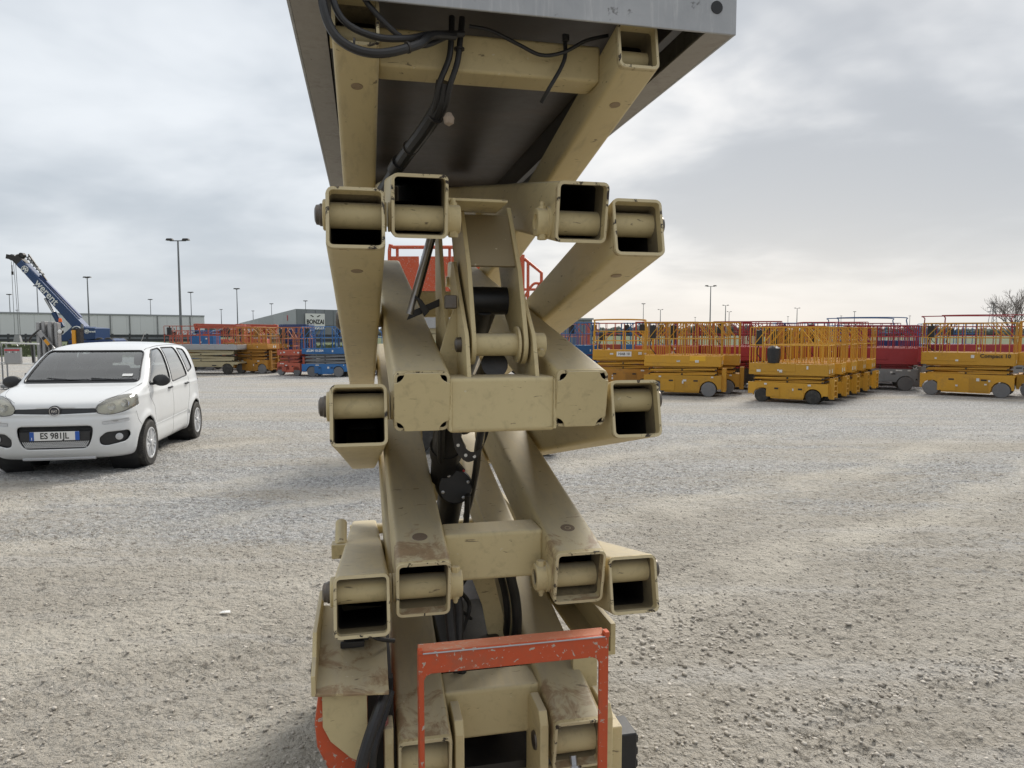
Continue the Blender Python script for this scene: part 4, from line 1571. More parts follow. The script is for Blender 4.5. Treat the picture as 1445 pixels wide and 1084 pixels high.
# compact at the right
ca_ = -40.6
cdv = Vector((math.cos(R(ca_)), math.sin(R(ca_))))
cn = Vector((-cdv.y, cdv.x))
w0 = Vector(((11.24 + 12.42) / 2, (18.58 + 17.57) / 2)) + cn * 0.55
make_lift(SL, 'long yellow scissor lift with script on its deck, pale right wheel', CATL, None, w0.x, w0.y, ca_, L=2.08, W=1.15, wb=1.55, wr=0.19,
          zc=(0.1, 0.58), zs=0.82, zd=1.14, zt=1.91, tyre=GTYRE, hub=DARKM, hub2=LTYRE, ladder=False, text_=('Compact 10', 0.13, BLACKP, 0.62, 1.06, None), posts=6)
make_lift(SL, 'yellow scissor lift cut off by the right edge', CATL, None, 14.25, 17.75, -38, L=2.1, W=1.15, wb=1.55, wr=0.19, zc=(0.1, 0.58), zs=0.82, zd=1.14, zt=1.95)
# crimson and blue machines behind
make_lift(SL, 'large crimson scissor lift behind the long yellow one at the right', CATL, None, 15.3, 22.4, -8, L=3.3, W=1.5, wb=2.2, wr=0.26, zc=(0.2, 0.7), zs=0.9, zd=1.28, zt=1.85, upper=2.2,
          cb=GREYM, cs=CRIMSON, cd=CRIMSON, cr=CRIMSON, style='plain', posts=7)
make_lift(SL, 'blue-grey scissor lift with a high arched rail behind the crimson ones', CATL, None, 12.4, 24.0, -10, L=2.6, W=1.3, wb=1.7, wr=0.24, zc=(0.2, 0.7), zs=0.9, zd=1.4, zt=1.9, upper=2.16,
          cb=BLUED, cs=BLUED, cd=BLUED, cr=BLUE, style='plain', posts=5)
GC = 'crimson scissor lifts between the yellow row and the long yellow lift'
X, _ = at(1262, 500, 20.2)
c1 = make_lift(SL, 'crimson scissor lift with a big grey wheel and a small white sticker', CATL, GC, X - 0.25, 20.6, -22, L=1.9, W=1.2, wb=1.3, wr=0.20, zc=(0.25, 0.62), zs=0.75, zd=1.22, zt=1.86,
               cb=GREYM, cs=CRIMSON, cd=CRIMSON, cr=CRIMSON, hub=GREYM)
c2 = copy_tree(c1)
c2.location = (c1.location.x + 1.15, c1.location.y + 1.5, 0)
c2['label'] = 'smaller crimson lift just left of the long yellow one'
c3 = copy_tree(c1)
c3.location = (c1.location.x - 1.9, c1.location.y + 1.6, 0)
c3['label'] = 'crimson scissor lift seen through the rails at the end of the yellow row'
for (px_, Y, ang_, cc_, lb) in ((1052, 20.6, -15, CRIMSON, 'crimson scissor lift showing between the yellow pair and the yellow row'),
                                (1015, 22.3, -15, CRIMSON, 'crimson scissor lift half hidden behind the yellow pair'),
                                (965, 23.2, -12, CRIMSON, 'crimson scissor lift seen through the yellow pair guard rail'),
                                (915, 24.0, -10, BLUE, 'blue scissor lift seen between the guard rails of two yellow lifts'),
                                (868, 24.2, -10, REDO, 'red scissor lift behind the lettered yellow one'),
                                (1172, 21.9, -14, CRIMSON, 'crimson scissor lift behind the right half of the nested row'),
                                (1222, 24.6, -14, CRIMSON, 'crimson scissor lift under the high arched blue rail'),
                                (940, 21.6, -12, REDO, 'faded red scissor lift directly behind the yellow pair'),
                                (1340, 25.5, -12, BLUE, 'blue scissor lift behind the large crimson one at the right'),
                                (1130, 23.8, -12, BLUE, 'blue scissor lift behind the middle of the nested row'),
                                (1085, 24.6, -12, CRIMSON, 'crimson scissor lift behind the left end of the nested row')):
    X = at(px_, 500, Y)[0]
    make_lift(SL, lb, CATL, None, X, Y, ang_, L=1.9, W=1.1, wb=1.3, wr=0.22, zc=(0.2, 0.62), zs=0.85, zd=1.25, zt=1.98, cb=DARKM if cc_ is CRIMSON else cc_, cs=cc_, cd=cc_, cr=cc_, style='fold' if px_ % 2 else 'plain', stickers=True)


def knuckle_boom(name, label, X, Y, ang, L, zb, col, col2, basket=True):
    root = empty(name, (X, Y, 0), R(ang))
    tag(root, label, 'boom lift')
    q = MB()
    q.box(-0.9, 0.9, -0.7, 0.7, 0.32, 0.75, top=(0.08, 0.05))
    q.build('chassis', col2, root, 0, 0.03)
    for sx in (-0.75, 0.75):
        for sy in (-0.7, 0.7):
            wheel(root, sx, sy, 0.33, 0.22, TYRE, GREYM, sy)
    q = MB()
    q.box(-0.75, 0.6, -0.5, 0.5, 0.78, 1.35, top=(0.1, 0.08))
    q.build('turret', col, root, 0, 0.04)
    q = MB()
    q.beam((-L * 0.42, 0.1, zb - 0.35), (L * 0.40, 0.1, zb - 0.22), 0.18, 0.2)
    q.build('lower_boom', col, root, 0, 0.01)
    q = MB()
    q.beam((-L * 0.45, -0.1, zb + 0.02), (L * 0.5, -0.1, zb - 0.02), 0.2, 0.22)
    q.build('upper_boom', col, root, 0, 0.01)
    q = MB()
    q.beam((-L * 0.45, 0, zb + 0.12), (-L * 0.40, 0, zb - 0.45), 0.3, 0.12)
    q.build('knuckle', col, root, 0)
    q = MB()
    q.beam((L * 0.40, 0, zb + 0.1), (L * 0.44, 0, zb - 0.35), 0.3, 0.12)
    q.beam((-L * 0.30, 0, zb - 0.36), (0, 0, 1.2), 0.14, 0.12)
    q.build('knuckle', col, root, 0)
    q = MB()
    q.tube([(-L * 0.2, -0.02, zb - 0.3), (L * 0.2, -0.02, zb - 0.1)], 0.05, 8, STEELB)
    q.build('lift_cylinder', STEELB, root)
    if basket:
        q = rails(0.8, 1.4, 0.45, 1.5, 0.018, 3, 'plain')
        q.v = [(x + L * 0.5 + 0.45, y, z) for x, y, z in q.v]
        q.box(L * 0.5 + 0.05, L * 0.5 + 0.85, -0.7, 0.7, 0.42, 0.47)
        q.build('basket', col2, root)
    return root


X, z_ = at(812, 475, 22.5)
b1 = make_lift(SL, 'blue scissor lift just right of the descending cream arm', CATL, None, X, 22.8, 40, L=1.5, W=0.9, wb=1.0, wr=0.22, zc=(0.2, 0.6), zs=0.95, zd=1.25, zt=1.98, cb=BLUE, cs=BLUE, cd=BLUE, cr=BLUE, posts=5)
X, z_ = at(790, 475, 24.5)
make_lift(SL, 'red scissor lift at the far end behind the blue boom lift', CATL, None, X, 25, -5, L=2.0, W=1.1, wb=1.3, wr=0.22, zc=(0.2, 0.62), zs=0.85, zd=1.2, zt=1.95, cb=REDO, cs=REDO, cd=CRIMSON, cr=REDO)
X, z_ = at(765, 475, 25)
knuckle_boom('boom_lift', 'orange-red boom lift mostly hidden behind the cream arms', X, 27, 10, 1.8, 1.8, REDO, ORNG)

# left side of the yard
X = at(293, 500, 27.6)[0]
make_lift(SL, 'long cream scissor lift with grey deck and orange rails behind the car', CATL, None, X - 0.2, 28.2, -6, L=3.05, W=1.3, wb=2.2, wr=0.21, zc=(0.30, 0.50), zs=0.98, zd=1.18, zt=1.92,
          cb=CREAMF, cs=CREAMF, cd=GALV, cr=REDO, tyre=TYRE, hub=DARKM, ladder=False, posts=9, layers=2, style='plain', stickers=False)
for i, (px_, Y) in enumerate(((363, 28.6), (384, 30.2))):
    X = at(px_, 500, Y)[0]
    if i == 0:
        yl = make_lift(SL, 'yellow scissor lift with ladder side, right of the cream one', CATL, 'yellow scissor lifts left of the red one', X, Y, -14, L=1.5, W=0.9, wb=1.0, wr=0.19, zc=(0.1, 0.55), zs=0.98, zd=1.18, zt=1.86,
                       cb=YELLOWD, cs=YELLOWD, cd=YELLOWD, cr=YELLOWD, posts=5, layers=3)
    else:
        c = copy_tree(yl)
        c.location = (X, Y, 0)
        c['label'] = 'yellow scissor lift behind and to the right of another yellow one'
X = at(338, 500, 30.5)[0]
make_lift(SL, 'orange-brown scissor lift between the cream lift and the yellow lift', CATL, None, X, 31.2, -20, L=1.7, W=0.9, wb=1.1, wr=0.2, zc=(0.1, 0.55), zs=0.95, zd=1.2, zt=1.9, cb=YELLOWD, cs=YELLOWD, cd=YELLOWD, cr=ORNG, posts=5)
X = at(416, 500, 27)[0]
make_lift(SL, 'small red scissor lift with orange rails beside the blue lift', CATL, None, X, 27.2, -25, L=1.15, W=0.9, wb=0.8, wr=0.17, zc=(0.12, 0.5), zs=0.78, zd=0.98, zt=1.86, cb=REDO, cs=REDO, cd=REDO, cr=ORNG, posts=5, layers=2)
X = at(460, 500, 26.1)[0]
make_lift(SL, 'blue scissor lift with white lettering and grey scissors', CATL, None, X, 26.5, -3, L=1.78, W=0.95, wb=1.0, wr=0.19, zc=(0.1, 0.48), zs=0.86, zd=1.06, zt=1.88,
          cb=BLUE, cs=GREYM, cd=BLUE, cr=BLUE, ladder_m=GREYM, posts=5, layers=3, text_=('SLIM 10-204', 0.12, WHITE, -0.35, 0.98, None), hub=GREYM)
X = at(508, 500, 27)[0]
make_lift(SL, 'blue scissor lift partly hidden behind the left cream arm', CATL, None, X, 27.6, -3, L=2.2, W=0.95, wb=1.5, wr=0.19, zc=(0.1, 0.48), zs=0.86, zd=1.06, zt=1.88,
          cb=BLUED, cs=GREYM, cd=BLUE, cr=BLUE, ladder_m=GREYM, posts=6, layers=3, toe=YELLOWB)
X = at(414, 463, 30)[0]
make_lift(SL, 'deep blue machine with a solid upper panel behind the small red lift', CATL, None, X, 30.5, 0, L=1.3, W=0.9, wb=0.9, wr=0.2, zc=(0.2, 0.9), zs=1.65, zd=1.95, zt=2.0, cb=BLUED, cs=BLUED, cd=BLUED, cr=BLUED, posts=3, box=False)
X = at(283, 480, 30.5)[0]
make_lift(SL, 'light blue scissor lift seen through the orange rails of the cream one', CATL, None, X, 31, 0, L=1.0, W=0.9, wb=0.7, wr=0.2, zc=(0.2, 0.7), zs=1.0, zd=1.5, zt=1.75, cb=BLUE, cs=BLUE, cd=BLUE, cr=BLUE, posts=3)
X, z_ = at(310, 460, 33)
knuckle_boom('boom_lift', 'faded red boom lift lying folded above the cream lift rails', X, 33, 0, 2.5, z_ - 0.02, REDO, REDO)
X, z_ = at(362, 461, 34)
knuckle_boom('boom_lift', 'orange-red boom lift folded above the yellow lifts', X, 34, 3, 2.1, z_, REDO, REDO)
X, z_ = at(250, 475, 31)
make_lift(SL, 'orange-brown scissor lift at the left end of the parked machines', CATL, None, X, 32, 0, L=1.3, W=0.9, wb=0.9, wr=0.2, zc=(0.1, 0.6), zs=0.95, zd=1.2, zt=1.75, cb=YELLOWD, cs=YELLOWD, cd=ORNG, cr=REDO, posts=4)

# orange-red lift standing just behind the machine
X0_ = at(547, 400, 9.4)[0]
X1_ = at(764, 400, 9.4)[0]
zt_ = at(640, 349, 9.4)[1]
zs_ = at(640, 432, 9.4)[1]
root = empty('scissor_lift', ((X0_ + X1_) / 2, 9.9, 0), 0)
tag(root, 'orange-red scissor lift with solid basket panels right behind the cream machine', 'scissor lift')
L_ = X1_ - X0_
q = MB()
q.box(-L_ / 2, L_ / 2, -0.5, 0.5, 0.32, 0.85, top=(0.03, 0.02))
q.build('chassis', GREYM, root, 0, 0.02)
for sx in (-L_ / 2 + 0.32, L_ / 2 + 0.02):
    for sy in (-0.46, 0.46):
        wheel(root, sx, sy, 0.30, 0.2, TYRE, GREYM, sy)
for i in range(6):
    q = MB()
    s = 1 if i % 2 else -1
    for y_ in (-0.4, 0.4):
        q = MB()
        q.beam((-L_ * 0.42, y_, 1.02 + i * 0.14 - s * 0.05), (L_ * 0.42, y_, 1.02 + i * 0.14 + s * 0.05), 0.06, 0.10)
        q.build('scissor_arm', CREAMF, root, 0)
q = MB()
q.box(-L_ / 2, L_ / 2, -0.48, 0.48, zs_ - 0.30, zs_ - 0.1)
q.build('platform', GALV, root, 0, 0.01)
for (a, b_) in ((0.0, 0.19), (0.195, 0.385), (0.39, 0.58)):
    q = MB()
    q.box(-L_ / 2 + 0.05 + L_ * a, -L_ / 2 + 0.03 + L_ * b_, -0.50, -0.48, zs_ - 0.1, zt_ - 0.12)
    q.build('basket_panel', ORANGE, root, 0, 0.004)
q = MB()
q.tube(smooth_path([(-L_ / 2 + 0.03, -0.5, zs_ - 0.1), (-L_ / 2 + 0.03, -0.5, zt_ - 0.04), (-L_ / 2 + 0.08, -0.5, zt_)], 3) + [(L_ / 2 - 0.22, -0.5, zt_)], 0.024, 8)
q.tube([(L_ / 2 - 0.32, -0.5, zt_ - 0.16), (L_ / 2 - 0.22, -0.5, zt_ - 0.16), (L_ / 2 - 0.0, -0.5, zt_ - 0.34), (L_ / 2, -0.5, zs_ - 0.1)], 0.022, 8)
q.tube([(L_ / 2 - 0.26, -0.5, zt_ - 0.1), (L_ / 2 - 0.26, -0.5, zs_ - 0.2)], 0.035, 8)
q.tube([(L_ / 2 - 0.18, -0.5, zt_ - 0.2), (L_ / 2 - 0.18, -0.5, zs_ - 0.2)], 0.02, 8)
q.tube(smooth_path([(L_ / 2 - 0.26, -0.5, zt_ - 0.72), (L_ / 2 - 0.12, -0.5, zt_ - 0.50), (L_ / 2 - 0.02, -0.5, zt_ - 0.48)], 4), 0.018, 8)
q.tube(smooth_path([(L_ / 2 - 0.5, -0.5, zt_ - 0.4), (L_ / 2 - 0.38, -0.5, zt_ - 0.42), (L_ / 2 - 0.3, -0.5, zt_ - 0.6), (L_ / 2 - 0.3, -0.5, zs_)], 4), 0.018, 8)
for x in (-L_ / 2 + 0.13, -0.2, 0.2, 0.55):
    q.tube([(x, -0.47, zs_ - 0.1), (x, -0.47, zt_)], 0.02, 8)
q.build('guard_rail', ORANGE, root)
q = MB()
for x in (-L_ / 2 + 0.03, L_ / 2 - 0.03):
    q.tube([(x, 0.5, zs_ - 0.1), (x, 0.5, zt_ - 0.5), (x, -0.5, zt_ - 0.5)], 0.02, 8)
q.tube([(-L_ / 2 + 0.03, 0.5, zt_ - 0.5), (L_ / 2 - 0.03, 0.5, zt_ - 0.5)], 0.02, 8)
q.build('rear_rail', ORANGE, root)


# ------------------------------------------------------------------ white hatchback
def car():
    h = Vector((0.191, -0.982, 0)).normalized()
    C = Vector((-5.56, 9.63, 0))
    ang = math.atan2(h.y, h.x)
    root = empty('hatchback', C, ang)
    tag(root, 'dusty white five-door hatchback parked on the gravel, facing the camera', 'car')
    Z0 = 0.74
    side_ = [(1.60, .17), (1.79, .24), (1.855, .36), (1.875, .50), (1.865, .62), (1.835, .72), (1.79, .80), (1.72, .865), (1.50, .945), (1.25, 1.00), (1.02, 1.045),
             (0.80, 1.205), (0.60, 1.345), (0.44, 1.435), (0.25, 1.495), (0, 1.535), (-.35, 1.555), (-.8, 1.55), (-1.2, 1.52), (-1.46, 1.465), (-1.58, 1.33),
             (-1.68, 1.10), (-1.755, .92), (-1.785, .7), (-1.785, .5), (-1.76, .34), (-1.66, .22), (-1.4, .17), (-.8, .165), (0, .165), (.8, .165)]
    plan_ = [(1.885, 0), (1.87, .25), (1.83, .45), (1.74, .62), (1.60, .735), (1.42, .79), (1.2, .815), (1.0, .81), (.75, .80), (.3, .80), (-.3, .80), (-.8, .80), (-1.1, .815), (-1.3, .81), (-1.5, .785), (-1.66, .70), (-1.75, .55), (-1.785, .3), (-1.79, 0)]
    plan_ = plan_ + [(x, -y) for x, y in plan_[-2:0:-1]]
    fr_ = [(0, .165), (.45, .165), (.68, .18), (.765, .25), (.80, .40), (.825, .58), (.825, .72), (.80, .88), (.775, 1.0), (.745, 1.12), (.70, 1.26), (.655, 1.38), (.60, 1.47), (.50, 1.525), (.3, 1.555), (0, 1.57)]
    fr_ = fr_ + [(-y, z) for y, z in fr_[-2:0:-1]]

    def gauge(poly, c):
        P = np.array(poly) - np.array(c)
        # resample densely (closed Catmull-Rom) and tabulate radius over the angle
        out = []
        n = len(P)
        for i in range(n):
            a, b, d, e = P[i - 1], P[i], P[(i + 1) % n], P[(i + 2) % n]
            for t in np.arange(0, 1, 0.1):
                out.append(0.5 * ((2 * b) + (d - a) * t + (2 * a - 5 * b + 4 * d - e) * t * t + (-a + 3 * b - 3 * d + e) * t ** 3))
        out = np.array(out)
        th = np.arctan2(out[:, 1], out[:, 0])
        r = np.hypot(out[:, 0], out[:, 1])
        o = np.argsort(th)
        th, r = th[o], r[o]
        th = np.concatenate([th - 2 * np.pi, th, th + 2 * np.pi])
        r = np.concatenate([r, r, r])
        return lambda u, v: np.hypot(u, v) / np.interp(np.arctan2(v, u), th, r)
    gs, gp, gf = gauge(side_, (0, Z0)), gauge(plan_, (0, 0)), gauge(fr_, (0, Z0))

    def surf(D):
        a = gs(D[:, 0], D[:, 2])
        b = gp(D[:, 0], D[:, 1])
        c = gf(D[:, 1], D[:, 2])
        p = 15.0
        m = np.maximum(np.maximum(a, b), c)
        g_ = m * ((a / m) ** p + (b / m) ** p + (c / m) ** p) ** (1 / p)
        S = D / g_[:, None] * 1.012
        S[:, 2] += Z0
        # wheel arch flares
        for wx in (1.15, -1.15):
            rr_ = np.hypot(S[:, 0] - wx, S[:, 2] - .29)
            k = np.exp(-((rr_ - .36) / .055) ** 2) * (np.abs(S[:, 1]) > .6) * (S[:, 2] > .2)
            S[:, 1] += np.sign(S[:, 1]) * k * 0.020
        # shoulder crease along the doors
        k = np.exp(-((S[:, 2] - .90) / .03) ** 2) * (np.abs(S[:, 1]) > .6)
        S[:, 1] += np.sign(S[:, 1]) * k * 0.006
        k = np.exp(-((S[:, 2] - .46) / .05) ** 2) * (np.abs(S[:, 1]) > .6) * (np.abs(S[:, 0]) < .8)
        S[:, 1] -= np.sign(S[:, 1]) * k * 0.010
        # bumper step under the lamps
        k = np.exp(-((S[:, 2] - .70) / .02) ** 2) * (S[:, 0] > 1.5)
        S[:, 0] -= k * 0.008
        return S
    stp = 0.0135
    hx, hy, hzz = 1.83, .82, .70
    vid = {}
    V, Fq = [], []

    def grid(ax, sgn):
        dims = {0: (hy, hzz), 1: (hx, hzz), 2: (hx, hy)}[ax]
        n = [int(round(2 * q_ / stp)) for q_ in dims]
        A = np.linspace(-dims[0], dims[0], n[0] + 1)
        B = np.linspace(-dims[1], dims[1], n[1] + 1)
        a, b = np.meshgrid(A, B, indexing='ij')
        c = np.full_like(a, sgn * (hx, hy, hzz)[ax])
        P = {0: (c, a, b), 1: (a, c, b), 2: (a, b, c)}[ax]
        P = np.stack(P, -1).reshape(-1, 3)
        i = np.arange((n[0] + 1) * (n[1] + 1)).reshape(n[0] + 1, n[1] + 1)
        Q = np.stack([i[:-1, :-1], i[1:, :-1], i[1:, 1:], i[:-1, 1:]], -1).reshape(-1, 4)
        return P, Q
    off = 0
    for ax, sg_ in ((0, 1), (0, -1), (1, 1), (1, -1), (2, 1)):
        P, Q = grid(ax, sg_)
        V.append(P)
        Fq.append(Q + off)
        off += len(P)
    V = np.concatenate(V)
    Fq = np.concatenate(Fq)
    key = np.round(V * 2000).astype(np.int64)
    _, idx, inv_ = np.unique(key, axis=0, return_index=True, return_inverse=True)
    V = V[idx]
    Fq = inv_.reshape(-1)[Fq]
    S = surf(V)

    def snap(poly, ia, ib, sel, lim=0.0085, closed=True):
        P = np.array(poly)
        A = S[:, [ia, ib]]
        best = np.full(len(S), 9.0)
        bp = A.copy()
        n = len(P)
        for i in range(n if closed else n - 1):
            a, b = P[i], P[(i + 1) % n]
            d = b - a
            t = np.clip(((A - a) @ d) / (d @ d), 0, 1)
            q_ = a + t[:, None] * d
            ds = np.hypot(*(A - q_).T)
            m = ds < best
            best[m] = ds[m]
            bp[m] = q_[m]
        m = sel & (best < lim)
        S[m, ia] = bp[m, 0]
        S[m, ib] = bp[m, 1]

    def inside(poly, A):
        P = np.array(poly)
        c = np.zeros(len(A), bool)
        n = len(P)
        for i in range(n):
            a, b = P[i], P[i - 1]
            m = ((a[1] > A[:, 1]) != (b[1] > A[:, 1])) & (A[:, 0] < (b[0] - a[0]) * (A[:, 1] - a[1]) / (b[1] - a[1] + 1e-12) + a[0])
            c ^= m
        return c

    def rnd_poly(poly, r=0.04, k=4):
        out = []
        n = len(poly)
        for i in range(n):
            p0, p1, p2 = Vector(poly[i - 1]), Vector(poly[i]), Vector(poly[(i + 1) % n])
            a = p1 + (p0 - p1).normalized() * min(r, (p0 - p1).length * .45)
            b = p1 + (p2 - p1).normalized() * min(r, (p2 - p1).length * .45)
            for j in range(k + 1):
                t = j / k
                out.append(tuple(a * (1 - t) ** 2 + p1 * 2 * t * (1 - t) + b * t * t))
        return out
    win_f = rnd_poly([(.93, 1.005), (.50, 1.36), (.32, 1.435), (.02, 1.455), (.02, .975)], .05)
    win_r = rnd_poly([(-.06, .975), (-.05, 1.455), (-.66, 1.45), (-.86, 1.02)], .05)
    win_q = rnd_poly([(-.93, 1.06), (-.77, 1.435), (-1.10, 1.41), (-1.22, 1.12)], .05)
    shield = rnd_poly([(-.66, 1.045), (.66, 1.045), (.57, 1.425), (-.57, 1.425)], .06)       # y,z seen from the front
    rearw = rnd_poly([(-.56, 1.07), (.56, 1.07), (.48, 1.42), (-.48, 1.42)], .06)
    head = rnd_poly([(.43, .735), (.41, .80), (.50, .885), (.64, .93), (.745, .935), (.785, .87), (.775, .80), (.70, .745), (.56, .715)], .05)
    grille = rnd_poly([(-.40, .60), (.40, .60), (.385, .46), (.33, .335), (-.33, .335), (-.385, .46)], .06)
    nose = rnd_poly([(-.44, .745), (-.10, .735), (.10, .735), (.44, .745), (.42, .795), (.10, .80), (-.10, .80), (-.42, .795)], .02)
    fog = rnd_poly([(.46, .37), (.45, .45), (.52, .515), (.72, .525), (.735, .46), (.70, .39), (.52, .355)], .03)
    blink = rnd_poly([(.49, .605), (.49, .635), (.72, .655), (.73, .625)], .01)
    arch = [(wx + .335 * math.cos(R(t)), .29 + .335 * math.sin(R(t))) for wx in (1.15,) for t in range(-40, 221, 10)]
    arch2 = [(-1.15 + .335 * math.cos(R(t)), .29 + .335 * math.sin(R(t))) for t in range(-40, 221, 10)]
    mir = lambda p: [(-a, b) for a, b in p]
    sideS = np.abs(S[:, 1]) > .42
    frontS = S[:, 0] > 1.15
    shS = (S[:, 0] > .2) & (S[:, 2] > 1.0) & (np.abs(S[:, 1]) < .75)
    rrS = (S[:, 0] < -1.35)
    for p in (win_f, win_r, win_q, arch, arch2):
        snap(p, 0, 2, sideS & ((S[:, 2] > .9) | (p in (arch, arch2))))
    for p in (head, mir(head), grille, nose, fog, mir(fog), blink, mir(blink)):
        snap(p, 1, 2, frontS)
    snap(shield, 1, 2, shS)
    snap(rearw, 1, 2, rrS)
    S = surf(S - np.array([0, 0, Z0]))
    Fc = S[Fq].mean(1)
    # outward facing direction decides which projection a face belongs to
    e1, e2 = S[Fq[:, 2]] - S[Fq[:, 0]], S[Fq[:, 3]] - S[Fq[:, 1]]
    N_ = np.cross(e1, e2)
    N_ /= np.linalg.norm(N_, axis=1)[:, None] + 1e-12
    out = ((Fc - np.array([0, 0, Z0])) * N_).sum(1) < 0
    N_[out] *= -1
    Fq[out] = Fq[out][:, ::-1]
    code = np.zeros(len(Fq), int)
    xz, yz = Fc[:, [0, 2]], Fc[:, [1, 2]]
    side_m = (np.abs(Fc[:, 1]) > .45) & (np.abs(N_[:, 1]) > .5)
    for k, p in ((1, win_f), (2, win_r), (3, win_q)):
        code[inside(p, xz) & side_m & (Fc[:, 2] > .9)] = k
    arm_ = (np.abs(Fc[:, 1]) > .5)
    hole = (inside(arch, xz) | inside(arch2, xz)) & arm_
    code[inside(shield, yz) & (Fc[:, 0] > .25) & (N_[:, 0] > .3) & (Fc[:, 2] > 1.0) & (code == 0)] = 4
    code[inside(rearw, yz) & (Fc[:, 0] < -1.35) & (code == 0)] = 5
    fm = (Fc[:, 0] > 1.2)
    code[(inside(head, yz) | inside(mir(head), yz)) & fm & (Fc[:, 0] > 1.40)] = 6
    code[inside(grille, yz) & fm] = 7
    code[inside(nose, yz) & fm] = 8
    code[(inside(fog, yz) | inside(mir(fog), yz)) & fm] = 9
    code[(inside(blink, yz) | inside(mir(blink), yz)) & fm] = 10
    code[hole] = -1

    def extract(mask, offset, name, mat, parent, solid=0.0):
        Fm = Fq[mask]
        used, iv = np.unique(Fm, return_inverse=True)
        Fm = iv.reshape(-1).reshape(Fm.shape)
        Nn = np.zeros((len(used), 3))
        nn_ = N_[mask]
        for j in range(4):
            np.add.at(Nn, Fm[:, j], nn_)
        Nn /= np.linalg.norm(Nn, axis=1)[:, None]
        P = S[used] + Nn * offset
        me = bpy.data.meshes.new(name)
        me.from_pydata(P.tolist(), [], Fm.tolist())
        me.materials.append(mat)
        me.shade_smooth()
        o = bpy.data.objects.new(name, me)
        COL.objects.link(o)
        o.parent = parent
        if solid:
            md = o.modifiers.new('shell', 'SOLIDIFY')
            md.thickness = solid
            md.offset = -1
        return o
    body = extract(code == 0, 0, 'body', CARP, root, 0.012)
    pos = Fc[:, 1] > 0
    for k, nm in ((1, 'front_door_window'), (2, 'rear_door_window'), (3, 'quarter_window')):
        for s in (pos, ~pos):
            extract((code == k) & s, -0.006, nm, GLASS, root)
    ws = extract(code == 4, -0.006, 'windscreen', GLASS, root)
    extract(code == 5, -0.006, 'rear_window', GLASS, root)
    for s in (pos, ~pos):
        hl = extract((code == 6) & s, 0.002, 'headlight', LENS, root)
        extract((code == 6) & s, -0.045, 'reflector', HLENS0, hl)
        extract((code == 10) & s, 0.003, 'indicator', SILVER, root)
    gr = extract(code == 7, -0.040, 'grille', CPLAST, root)
    ns = extract(code == 8, -0.004, 'nose_strip', CPLAST, root)
    fogs = [extract((code == 9) & s, -0.028, 'fog_lamp_pocket', CPLAST, root) for s in (pos, ~pos)]

    bv = BVHTree.FromPolygons(S.tolist(), Fq[code != -1].tolist())

    def on_front(y, z, o=0.0):
        hit = bv.ray_cast(Vector((3, y, z)), Vector((-1, 0, 0)))
        return (hit[0] + Vector((o, 0, 0))) if hit[0] else Vector((1.8, y, z))

    def on_side(x, z, s=1, o=0.0):
        hit = bv.ray_cast(Vector((x, s * 3, z)), Vector((0, -s, 0)))
        return (hit[0] + Vector((0, s * o, 0))) if hit[0] else Vector((x, s * .8, z))

    def dense(p, closed=True, stp_=0.02):
        outp = []
        n = len(p)
        for i in range(n if closed else n - 1):
            a, b = Vector(p[i]), Vector(p[(i + 1) % n])
            k = max(1, int((b - a).length / stp_))
            for j in range(k):
                outp.append(a + (b - a) * (j / k))
        if not closed:
            outp.append(Vector(p[-1]))
        return outp
    # rubber seals round the glass, seams
    for s in (1, -1):
        for p in (win_f, win_r, win_q):
            q = MB()
            q.tube([on_side(a[0], a[1], s, -0.002) for a in dense(p)], 0.009, 6, closed=True)
            q.build('window_seal', CPLAST, root)
        q = MB()
        q.prism([(.015, .985), (.015, 1.45), (-.055, 1.45), (-.055, .985)], on_side(0, 1.2, s, -.006) - Vector((0, 0, 1.2)), (1, 0, 0), Vector((0, (on_side(0, 1.4, s).y - on_side(0, 1.0, s).y) / .4, 1)), (0, s * .008, 0))
        for path in ([(.98, 1.0), (1.0, .86), (.84, .72), (.80, .55), (.80, .24)], [(-.02, .97), (-.02, .24)], [(-.90, 1.0), (-.90, .80), (-.80, .60), (-.76, .45), (-.74, .24)],
                     [(.80, .24), (.3, .225), (-.74, .24)], [(1.48, .73), (1.44, .62), (1.40, .55)]):
            q = MB()
            q.tube([on_side(a[0], a[1], s, -0.0015) for a in dense(path, False)], 0.0030, 5)
            q.build('door_seam', DARKM, root)
        q = MB()
        q.tube([on_side(a[0], a[1], s, 0.002) for a in dense([(.78, .47), (-.72, .50)], False)], 0.0035, 5)
        q.build('door_moulding', CARP, root)
        # door handles
        for hx_ in (.13, -.72):
            q = MB()
            a, b = on_side(hx_ + .07, .905, s, 0.004), on_side(hx_ - .07, .91, s, 0.004)
            q.tube([a, a + Vector((-.02, s * .022, 0)), b + Vector((.02, s * .022, 0)), b], 0.013, 8)
            q.build('door_handle', CPLAST, root, 40)
        # mirror
        q = MB()
        c = on_side(.80, 1.035, s)
        q.lathe([(0.0, -.075), (.05, -.07), (.075, -.045), (.085, 0.0), (.080, .03), (.055, .055), (0, .065)], (0, 0, 0), (1, 0, 0), 20)
        M_ = Matrix.Translation(c + Vector((0.0, s * .115, .015))) @ Matrix.Diagonal((.85, 1.25, .90, 1))
        q.v = [tuple(M_ @ Vector(v_)) for v_ in q.v]
        q.build('wing_mirror', CPLAST, root)
        q = MB()
        q.beam(c + Vector((0.0, -s * .01, -.03)), c + Vector((0, s * .07, -.02)), .05, .035)
        q.build('mirror_arm', CPLAST, root, 0, .008)
        # sail triangle ahead of the door glass
    q = MB()
